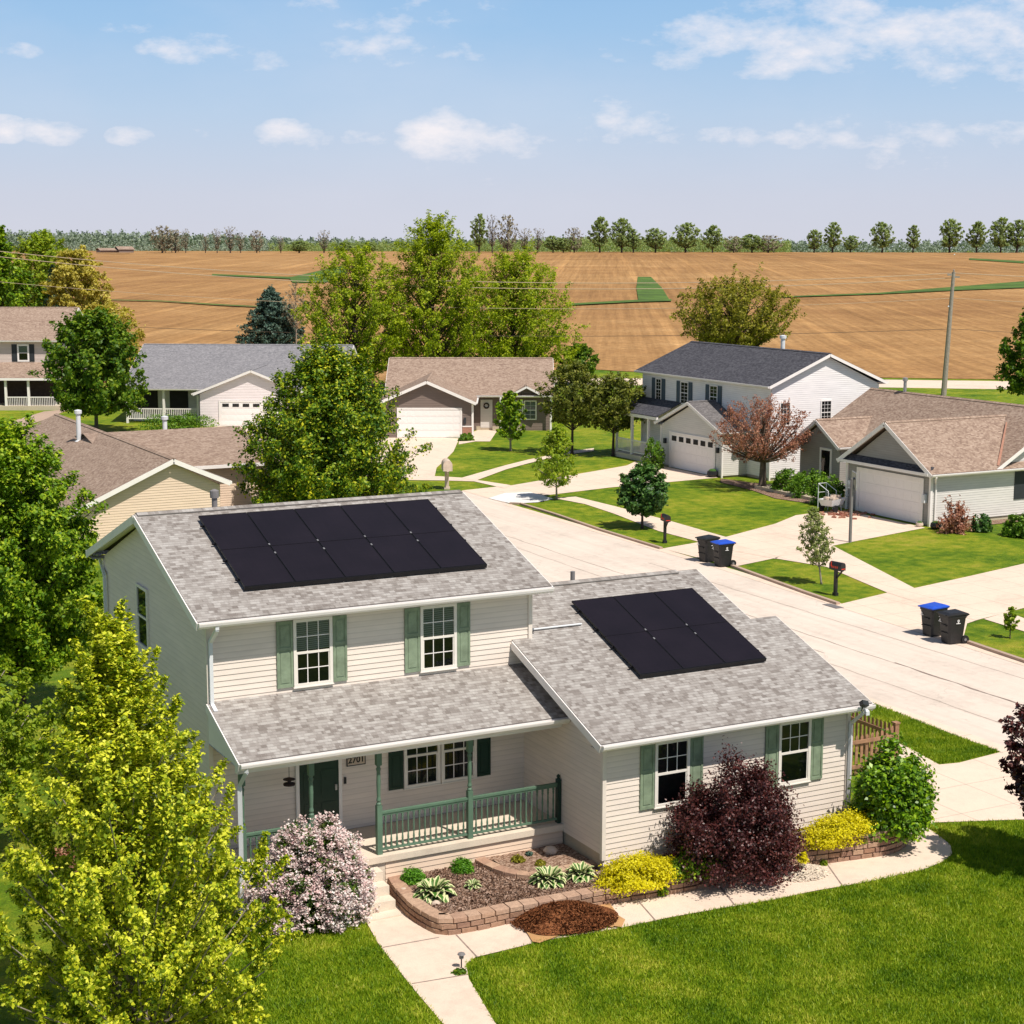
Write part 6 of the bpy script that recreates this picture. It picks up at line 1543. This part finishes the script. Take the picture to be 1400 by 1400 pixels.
tree('ornamental_tree', 'olive tree with a wide crown beside the white house porch', (37.47, 61.99, -0.67, 5.32, 2.16, 1.94), nb=60, nl=8500, ls=.18, leaf='l_olive', seed=14, rise=.4, spread=.06, bark='bark_dark', prof=P_ROUND, group='olive trees beside the brown house', trunk_r=.09)
tree('redbud_tree', 'bare branched rusty red tree in front of the white house', (37.09, 45.67, -0.66, 5.04, 2.81, 2.03), nb=80, nl=12000, ls=.10, leaf='l_redbud', bark='bark', prof=[(0, .75), (.2, 1), (.5, .95), (.8, .7), (1, .35)], seed=15, rise=1.25, tw=7, twl=.20, spread=.035, trunk_r=.20, core=0, up=.2)
tree('willow_sapling', 'thin wispy grey green willow sapling beside the black mailbox', (23.58, 23.15, -0.65, 3.07, 0.71, 0.89), nb=46, nl=3400, ls=.10, leaf='l_willow', bark='bark_pale', prof=[(0, .5), (.25, 1), (.55, .8), (.85, .45), (1, .1)], seed=16, rise=.9, spread=.08, trunk_r=.035, droop=.3, lean=(-.35, .2))
tree('sapling', 'tiny sapling on the verge beside the nearest bins', (23.45, 12.86, -0.65, 1.10, 0.24, 0.32), nb=16, nl=700, ls=.11, leaf='l_lime', seed=17, rise=.5, spread=.12, trunk_r=.02)
tree('plum_tree', 'dark purple leaved tree cut off by the right edge', (8.88, -3.78, -0.67, 3.92, 1.38, 1.31), nb=70, nl=17000, ls=.12, leaf='l_purple', bark='bark_dark', prof=P_ROUND, seed=18, rise=.5, spread=.07, up=.3)
bush('red_shrub', 'low red leaved shrub behind the maple at the left', (*[(-9.37, 5.62)][0], G), .8, .6, .6, 1500, .08, 'l_redbud', seed=60)
tree('shade_tree', 'dark green tree at the right edge beyond the grey house', (81.34, 70.62, -0.65, 9.24, 2.95, 1.79), nb=70, nl=15000, ls=.28, leaf='l_mid', seed=19, rise=.5, spread=.065, prof=[(0, .9), (.2, 1), (.5, .85), (.8, .5), (1, .1)], bark='bark_dark')
# background trees round the houses
tree('spruce_tree', 'blue green spruce behind the grey roofed ranch', (47.09, 151.88, -0.66, 8.61, 3.85, 0.33), nb=170, nl=26000, ls=.26, leaf='l_spruce', prof=[(0, .95), (.1, 1), (.35, .92), (.6, .68), (.85, .33), (1, .04)], rise=-.12, tw=5, twl=.20, spread=.045, seed=20, up=.2, bark='bark_dark', core=.2)
tree('spruce_tree', 'small dark spruce in front of the golden willow', (33.28, 197.65, -0.35, 10.31, 2.32, 0.48), nb=90, nl=9000, ls=.3, leaf='l_fir', prof=P_SPRUCE, rise=-.1, tw=4, twl=.2, spread=.05, seed=22, bark='bark_dark', core=.2)
tree('locust_tree', 'left of the three tall olive green trees behind the brown house', (40.15, 110.63, -0.66, 13.46, 4.93, 1.62), nb=130, nl=34000, ls=.21, leaf='l_olive2', seed=23, rise=.9, spread=.042, prof=P_ROUND, trunk_r=.3, top_spikes=24, bark='bark_dark', core=.04)
tree('locust_tree', 'tallest of the three olive green trees behind the brown house', (47.85, 111.05, -0.65, 16.19, 5.33, 2.00), nb=160, nl=46000, ls=.21, leaf='l_olive2', seed=24, rise=1.0, spread=.042, prof=P_OVAL, trunk_r=.3, top_spikes=30, bark='bark_dark', core=.05)
tree('locust_tree', 'right of the three tall olive green trees behind the brown house', (56.24, 111.57, -0.66, 13.25, 6.02, 1.71), nb=150, nl=44000, ls=.21, leaf='l_olive2', seed=25, rise=.8, spread=.042, prof=[(0, .8), (.2, 1), (.5, .95), (.75, .7), (.9, .45), (1, .15)], trunk_r=.28, top_spikes=20, bark='bark_dark', core=.05)
tree('bronze_tree', 'broad bronze green tree behind the charcoal roof', (67.94, 92.76, -0.66, 10.84, 5.25, 4.76), nb=130, nl=26000, ls=.21, leaf='l_brownolive', seed=26, rise=.9, spread=.036, prof=P_ROUND, trunk_r=.28, top_spikes=10, bark='bark_dark', core=.03)
tree('poplar_tree', 'tall bright green tree at the left edge of the field', (15.38, 141.33, -0.65, 15.39, 3.12, 2.86), nb=90, nl=18000, ls=.38, leaf='l_green', seed=27, rise=.8, spread=.06, top_spikes=16)
tree('willow_tree', 'golden willow behind the mauve roof', (26.10, 153.27, -0.67, 12.92, 3.52, 2.73), nb=110, nl=24000, ls=.30, leaf='l_goldwillow', seed=28, rise=.5, spread=.06, prof=P_ROUND, droop=.5, bark='bark_pale')
tree('shade_tree', 'lime green tree beyond the golden willow at far left', (38.98, 230.79, 0.05, 14.57, 4.96, 3.28), nb=80, nl=15000, ls=.42, leaf='l_lime', seed=29, rise=.6, spread=.06, prof=P_ROUND)
tree('shade_tree', 'dark green tree at the left edge below the poplar', (19.78, 156.16, -0.66, 11.05, 3.20, 2.72), nb=70, nl=13000, ls=.34, leaf='l_mid', seed=30, rise=.6, spread=.06, prof=P_ROUND)
tree('willow_tree', 'pale golden willow behind the airy green tree', (25.37, 136.47, -0.66, 7.69, 3.12, 1.43), nb=60, nl=7000, ls=.28, leaf='l_goldwillow', seed=33, rise=.5, spread=.06, prof=P_ROUND, droop=.5, bark='bark_pale')
tree('small_tree', 'bushy green tree right of the tall olive trees', (63.44, 111.76, -0.66, 4.04, 1.89, 0.42), nb=50, nl=8000, ls=.26, leaf='l_mid', seed=31, rise=.5, spread=.07)
tree('small_tree', 'pale bare twigged tree right of the blue green spruce', (48.62, 148.54, -0.67, 9.39, 1.62, 4.83), nb=40, nl=900, ls=.2, leaf='l_farbrown', seed=32, rise=.9, spread=.04, trunk_r=.1, bark='bark_pale')
# hedges and shrubs round the houses
for px, lab, r_h, mt, sd in (((1078,668), 'dark rounded hedge shrub, left of the group by the grey house', (1.5, 1.2, 1.1), 'l_hedge', 71), ((1112,676), 'rounded hedge shrub in the middle of the group by the grey house', (1.5, 1.2, 1.15), 'l_hedge', 72), ((1134,686), 'rounded hedge shrub nearest the garden cart', (1.2, 1.1, 1.15), 'l_hedge', 73), ((1070,645), 'dark shrub behind the rounded hedges by the white house', (1.5, 1.2, 1.35), 'l_dark', 74)):
    pass
HG = [(37.66, 43.95), (37.64, 42.16), (36.87, 39.64), (41.29, 49.35), (36.64, 55.97), (36.52, 30.00), (37.92, 29.78), (38.44, 28.13), (38.70, 27.49), (32.99, 73.71), (16.69, 88.52), (18.26, 88.78)]
HD = [('rounded hedge shrub at the left of the group by the grey house', 1.25, 1.0, 1.25, 'l_hedge'), ('rounded hedge shrub in the middle of the group by the grey house', 1.35, 1.0, 1.35, 'l_hedge'), ('rounded hedge shrub nearest the garden cart', 1.15, 1.0, 1.35, 'l_hedge'), ('darker shrub behind the rounded hedges against the white house', 1.4, 1.0, 1.6, 'l_dark'),
      ('upright clipped green shrub left of the white house garage door', .72, .72, 1.75, 'l_hedge'), ('reddish brown twiggy shrub beside the grey house wall', .55, .5, 1.3, 'l_redbud'), ('round dark green shrub along the grey house side wall', .6, .55, .8, 'l_dark'), ('round green shrub second from the right edge along the grey house', .7, .6, .95, 'l_hedge'), ('green shrub at the right edge along the grey house', .8, .6, 1.1, 'l_hedge'),
      ('small green shrub beside the white garage door of the brown house', .65, .45, .5, 'l_hedge'), ('long low clipped hedge before the ranch porch, left half', 2.6, 1.2, 1.2, 'l_hedge'), ('long low clipped hedge before the ranch porch, right half', 2.6, 1.2, 1.2, 'l_hedge')]
for i, ((x, y), (lab, rx, ry, rz, mt)) in enumerate(zip(HG, HD)):
    bush('hedge_shrub', lab, (x, y, G), rx, ry, rz, 4200 if i < 4 else 2600, .12 if rz > .7 else .09, mt, seed=80 + i, lump=.2, nlump=50, spiky=.5 if i == 5 else 0)
flat('mulch_strip', [(36.9, 31.0), (50, 30.8), (50, 31.85), (36.9, 31.85)], G + .03, 'mulch')
flat('mulch_strip', [(37.41, 50.09), (38.21, 47.35), (39.73, 43.47), (36.46, 38.71), (35.59, 42.45), (36.24, 45.30), (36.55, 48.85)], G + .03, 'mulch')

# ------------------------------------------------------------------ trees on the field horizon
def proto(seed, leaf, H_, R_, prof, nl, ls, nb=40, bark='bark_dark', cb=.22, rise=.6, core=.05):
    t = thing('horizon_tree', 'proto', 'tree', (0, 0, 0), group='trees along the field horizon'); tree_parts(t, H_, R_, H_ * cb, nb=nb, nl=nl, ls=ls, leaf=leaf, bark=bark, prof=prof, rise=rise, seed=seed, spread=.07, tw=4, trunk_r=.35, core=core); return t
PT = {'a': proto(101, 'l_far', 12, 4.4, P_OVAL, 2600, .8), 'b': proto(102, 'l_far', 12, 5.0, P_ROUND, 2600, .8), 'c': proto(103, 'l_far', 12, 3.4, P_OVAL, 2000, .78),
      'n': proto(104, 'l_farbrown', 12, 3.8, P_VASE, 520, .6, cb=.2, rise=1.0, core=0), 'm': proto(105, 'l_farbrown', 12, 5.4, P_ROUND, 1000, .8, cb=.15, core=0)}
HT = [(1113,314,22,'a','round green tree, first right of the gap in the horizon line'),(1138,304,23,'c','taller green tree, second right of the gap in the horizon line'),(1163,322,22,'b','small hazy green tree between taller ones right of centre'),(1206,304,30,'b','broad green tree on the horizon left of the small conical one'),(1248,308,19,'c','small conical green tree on the horizon'),(1298,300,32,'a','broad hazy tree on the horizon above the pole'),(1335,303,26,'a','green tree on the horizon, third from the right edge'),(1368,298,30,'a','tall green tree on the horizon, second from the right edge'),(1390,301,26,'c','green tree on the horizon at the right edge'),
      (655,293,22,'c','tall narrow green tree on the horizon behind the tall olive tree'),(673,294,18,'n','bare pale tree on the horizon right of the narrow green tree'),(694,294,28,'m','olive brown tree on the horizon above the right olive tree'),(717,312,20,'n','bare brown tree on the horizon above the field, left one'),(735,312,20,'n','bare brown tree on the horizon above the field, right one'),(756,322,24,'b','low green tree on the horizon beside the bare brown ones'),(785,311,24,'m','reddish bare tree on the horizon above the green field patch'),(820,297,28,'a','tall green tree on the horizon above the field tracks'),(850,299,30,'a','tall pale green tree on the horizon right of the field tracks'),(866,313,20,'c','shorter green tree against the tall pale one on the horizon'),
      (896,312,30,'b','round green tree on the horizon above the grass patch'),(937,305,36,'b','broad green tree on the horizon above the bronze tree'),(974,308,26,'a','green tree on the horizon right of the broad one'),
      (1003,322,28,'m','bushy olive tree on the horizon, left of the low clump'),(1028,320,34,'b','bushy green tree on the horizon in the low clump'),(1050,321,36,'m','bushy olive tree on the horizon, right of the low clump'),
      (222,308,34,'m','gnarled olive brown tree on the horizon at left'),(240,313,24,'m','smaller gnarled tree leaning right on the left horizon'),(254,312,12,'n','bare narrow tree right of the gnarled tree on the horizon'),(281,320,12,'n','short bare tree on the left horizon'),(297,312,14,'n','bare tree on the left horizon, second of the bare row'),(315,309,20,'n','tall reddish bare tree on the left horizon'),(329,317,14,'n','bare tree right of the tall reddish one'),(351,314,20,'m','brown twiggy tree on the left horizon near the mast'),(384,322,12,'n','short bare tree above the blue green spruce'),(443,314,20,'n','bare spreading tree left of the tall olive trees'),
      (409,328,30,'b','low green bush tree left of the bare spreading tree'),(470,330,30,'b','low green bush tree right of the bare spreading tree'),(505,331,26,'b','low green tree on the horizon left of the tallest olive tree'),(770,325,26,'b','low green tree on the horizon, right of the bare brown ones')]
XY = [(492.88, 632.94), (501.72, 630.17), (516.95, 635.30), (525.14, 621.64), (539.43, 616.03), (557.45, 610.35), (570.31, 605.51), (583.14, 602.56), (590.13, 598.90), (339.85, 687.40), (345.31, 684.55), (352.42, 682.63), (360.17, 680.39), (365.65, 677.52), (372.83, 675.58), (382.48, 672.34), (394.00, 668.13), (404.04, 664.71), (408.95, 662.14), (419.03, 658.69), (432.55, 653.45), (444.88, 648.83), (454.78, 645.49), (463.47, 642.78), (471.27, 640.55), (200.92, 729.95), (206.65, 728.70), (210.76, 726.55), (219.17, 723.90), (223.88, 721.43), (229.18, 718.66), (233.81, 717.99), (240.30, 714.59), (250.57, 710.97), (270.30, 707.71), (258.51, 708.58), (278.94, 704.96), (290.01, 700.95), (377.10, 673.34)]
seen = set(); wd = {'a': 4.4, 'b': 5.0, 'c': 3.4, 'n': 3.8, 'm': 5.4}
for i, ((px, ty, wpx, kd, lab), (x, y)) in enumerate(zip(HT, XY)):
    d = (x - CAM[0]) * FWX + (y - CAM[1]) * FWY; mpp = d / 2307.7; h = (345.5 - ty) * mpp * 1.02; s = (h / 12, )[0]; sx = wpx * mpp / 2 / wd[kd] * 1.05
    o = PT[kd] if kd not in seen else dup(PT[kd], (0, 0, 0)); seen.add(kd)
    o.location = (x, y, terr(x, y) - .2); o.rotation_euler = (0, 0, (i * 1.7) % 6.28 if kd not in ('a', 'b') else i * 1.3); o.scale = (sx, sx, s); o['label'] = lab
# far woods: one mass nobody could count
def far_wood(name, x0, x1, ys, dist, leaf, n, ls, label, seed, base=4.5):
    rg = np.random.default_rng(seed); P_ = []
    for k in range(n):
        px = rg.uniform(x0, x1); i = (px - x0) / (x1 - x0) * (len(ys) - 1); j = int(min(i, len(ys) - 2)); ty = ys[j] + (ys[j + 1] - ys[j]) * (i - j) + 2.2 * math.sin(px * .37 + seed) + 1.6 * math.sin(px * .83)
        u = rg.random() ** .7; d = dist * rg.uniform(.96, 1.04); mpp = dist / 2307.7; topz = CAM[2] + (339.5 - ty) * mpp
        x, y = tn((px - 700) * d / 2307.7, d); P_.append((x, y, base + (topz - base) * u))
    P_ = np.array(P_) + rg.normal(size=(n, 3)) * ls * .5
    tag(fast_mesh(name, leaves(P_, ls, .3, None, .8), 4, leaf), label, 'woods', kind='stuff')
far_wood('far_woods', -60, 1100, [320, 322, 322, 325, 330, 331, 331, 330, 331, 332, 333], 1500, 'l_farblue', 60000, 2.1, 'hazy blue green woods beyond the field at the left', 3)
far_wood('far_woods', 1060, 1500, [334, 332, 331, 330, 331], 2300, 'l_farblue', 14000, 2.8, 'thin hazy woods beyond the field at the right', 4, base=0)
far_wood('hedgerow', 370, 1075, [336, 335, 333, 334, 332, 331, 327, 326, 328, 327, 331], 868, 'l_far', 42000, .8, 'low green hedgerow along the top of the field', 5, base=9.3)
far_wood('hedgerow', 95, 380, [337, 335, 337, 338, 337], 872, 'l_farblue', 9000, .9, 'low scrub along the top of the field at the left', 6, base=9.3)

# ------------------------------------------------------------------ grass blades on the nearest lawns
def blades(name, poly, n, label, hole=()):
    xs = [p[0] for p in poly]; ys = [p[1] for p in poly]
    X = rng.uniform(min(xs), max(xs), n * 3); Y = rng.uniform(min(ys), max(ys), n * 3)
    def ins(pl):
        c = np.zeros(len(X), bool); j = len(pl) - 1
        for i in range(len(pl)):
            xi, yi = pl[i]; xj, yj = pl[j]; c ^= ((yi > Y) != (yj > Y)) & (X < (xj - xi) * (Y - yi) / (yj - yi + 1e-12) + xi); j = i
        return c
    m = ins(poly)
    for h_ in hole: m &= ~ins(h_)
    X, Y = X[m][:n], Y[m][:n]; k = len(X); X = X + rng.normal(size=k) * .03; Y = Y + rng.normal(size=k) * .03; a = rng.uniform(0, 2 * PI, k); h = rng.uniform(.035, .085, k) ; w = rng.uniform(.008, .016, k); b = np.stack([X, Y, np.full(k, G)], 1)
    s = np.stack([np.cos(a), np.sin(a), np.zeros(k)], 1); l = rng.normal(size=(k, 3)) * .03; l[:, 2] = h
    v = np.empty((k, 3, 3)); v[:, 0] = b - s * w[:, None]; v[:, 1] = b + s * w[:, None]; v[:, 2] = b + l
    tag(fast_mesh(name, v.reshape(-1, 3), 3, 'blade'), label, 'grass', kind='stuff')
LR = [(-3.91, -2.05), (-2.98, -2.00), (-2.52, -1.91), (-0.79, -2.06), (1.36, -2.13), (3.64, -2.31), (6.42, -2.34), (7.14, -2.18), (7.64, -1.90), (8.04, -1.39), (8.17, -0.82), (8.32, -0.24), (8.64, -0.24), (10.56, -1.00), (11.58, -1.78), (3.24, -9.81), (-4.63, -5.76), (-4.76, -4.51), (-4.36, -2.72), (-4.16, -2.18)]
blades('grass_blades', LR, 210000, 'short grass blades of the lawn in front of the walk')
LL = [(-7.03, 1.98), (-5.06, 0.39), (-5.24, -0.55), (-5.44, -2.48), (-5.57, -4.09), (-5.73, -5.18), (-9.72, -3.09), (-9.16, 1.10)]
blades('grass_blades', LL, 60000, 'short grass blades of the lawn below the lilac')
LT = [(14.02, 8.59), (13.99, 7.45), (13.86, 4.79), (13.91, 3.32), (12.33, 3.11), (11.79, 3.20), (11.93, 3.97), (12.13, 6.00)]
blades('grass_blades', LT, 26000, 'short grass blades of the verge between the street and the driveway')
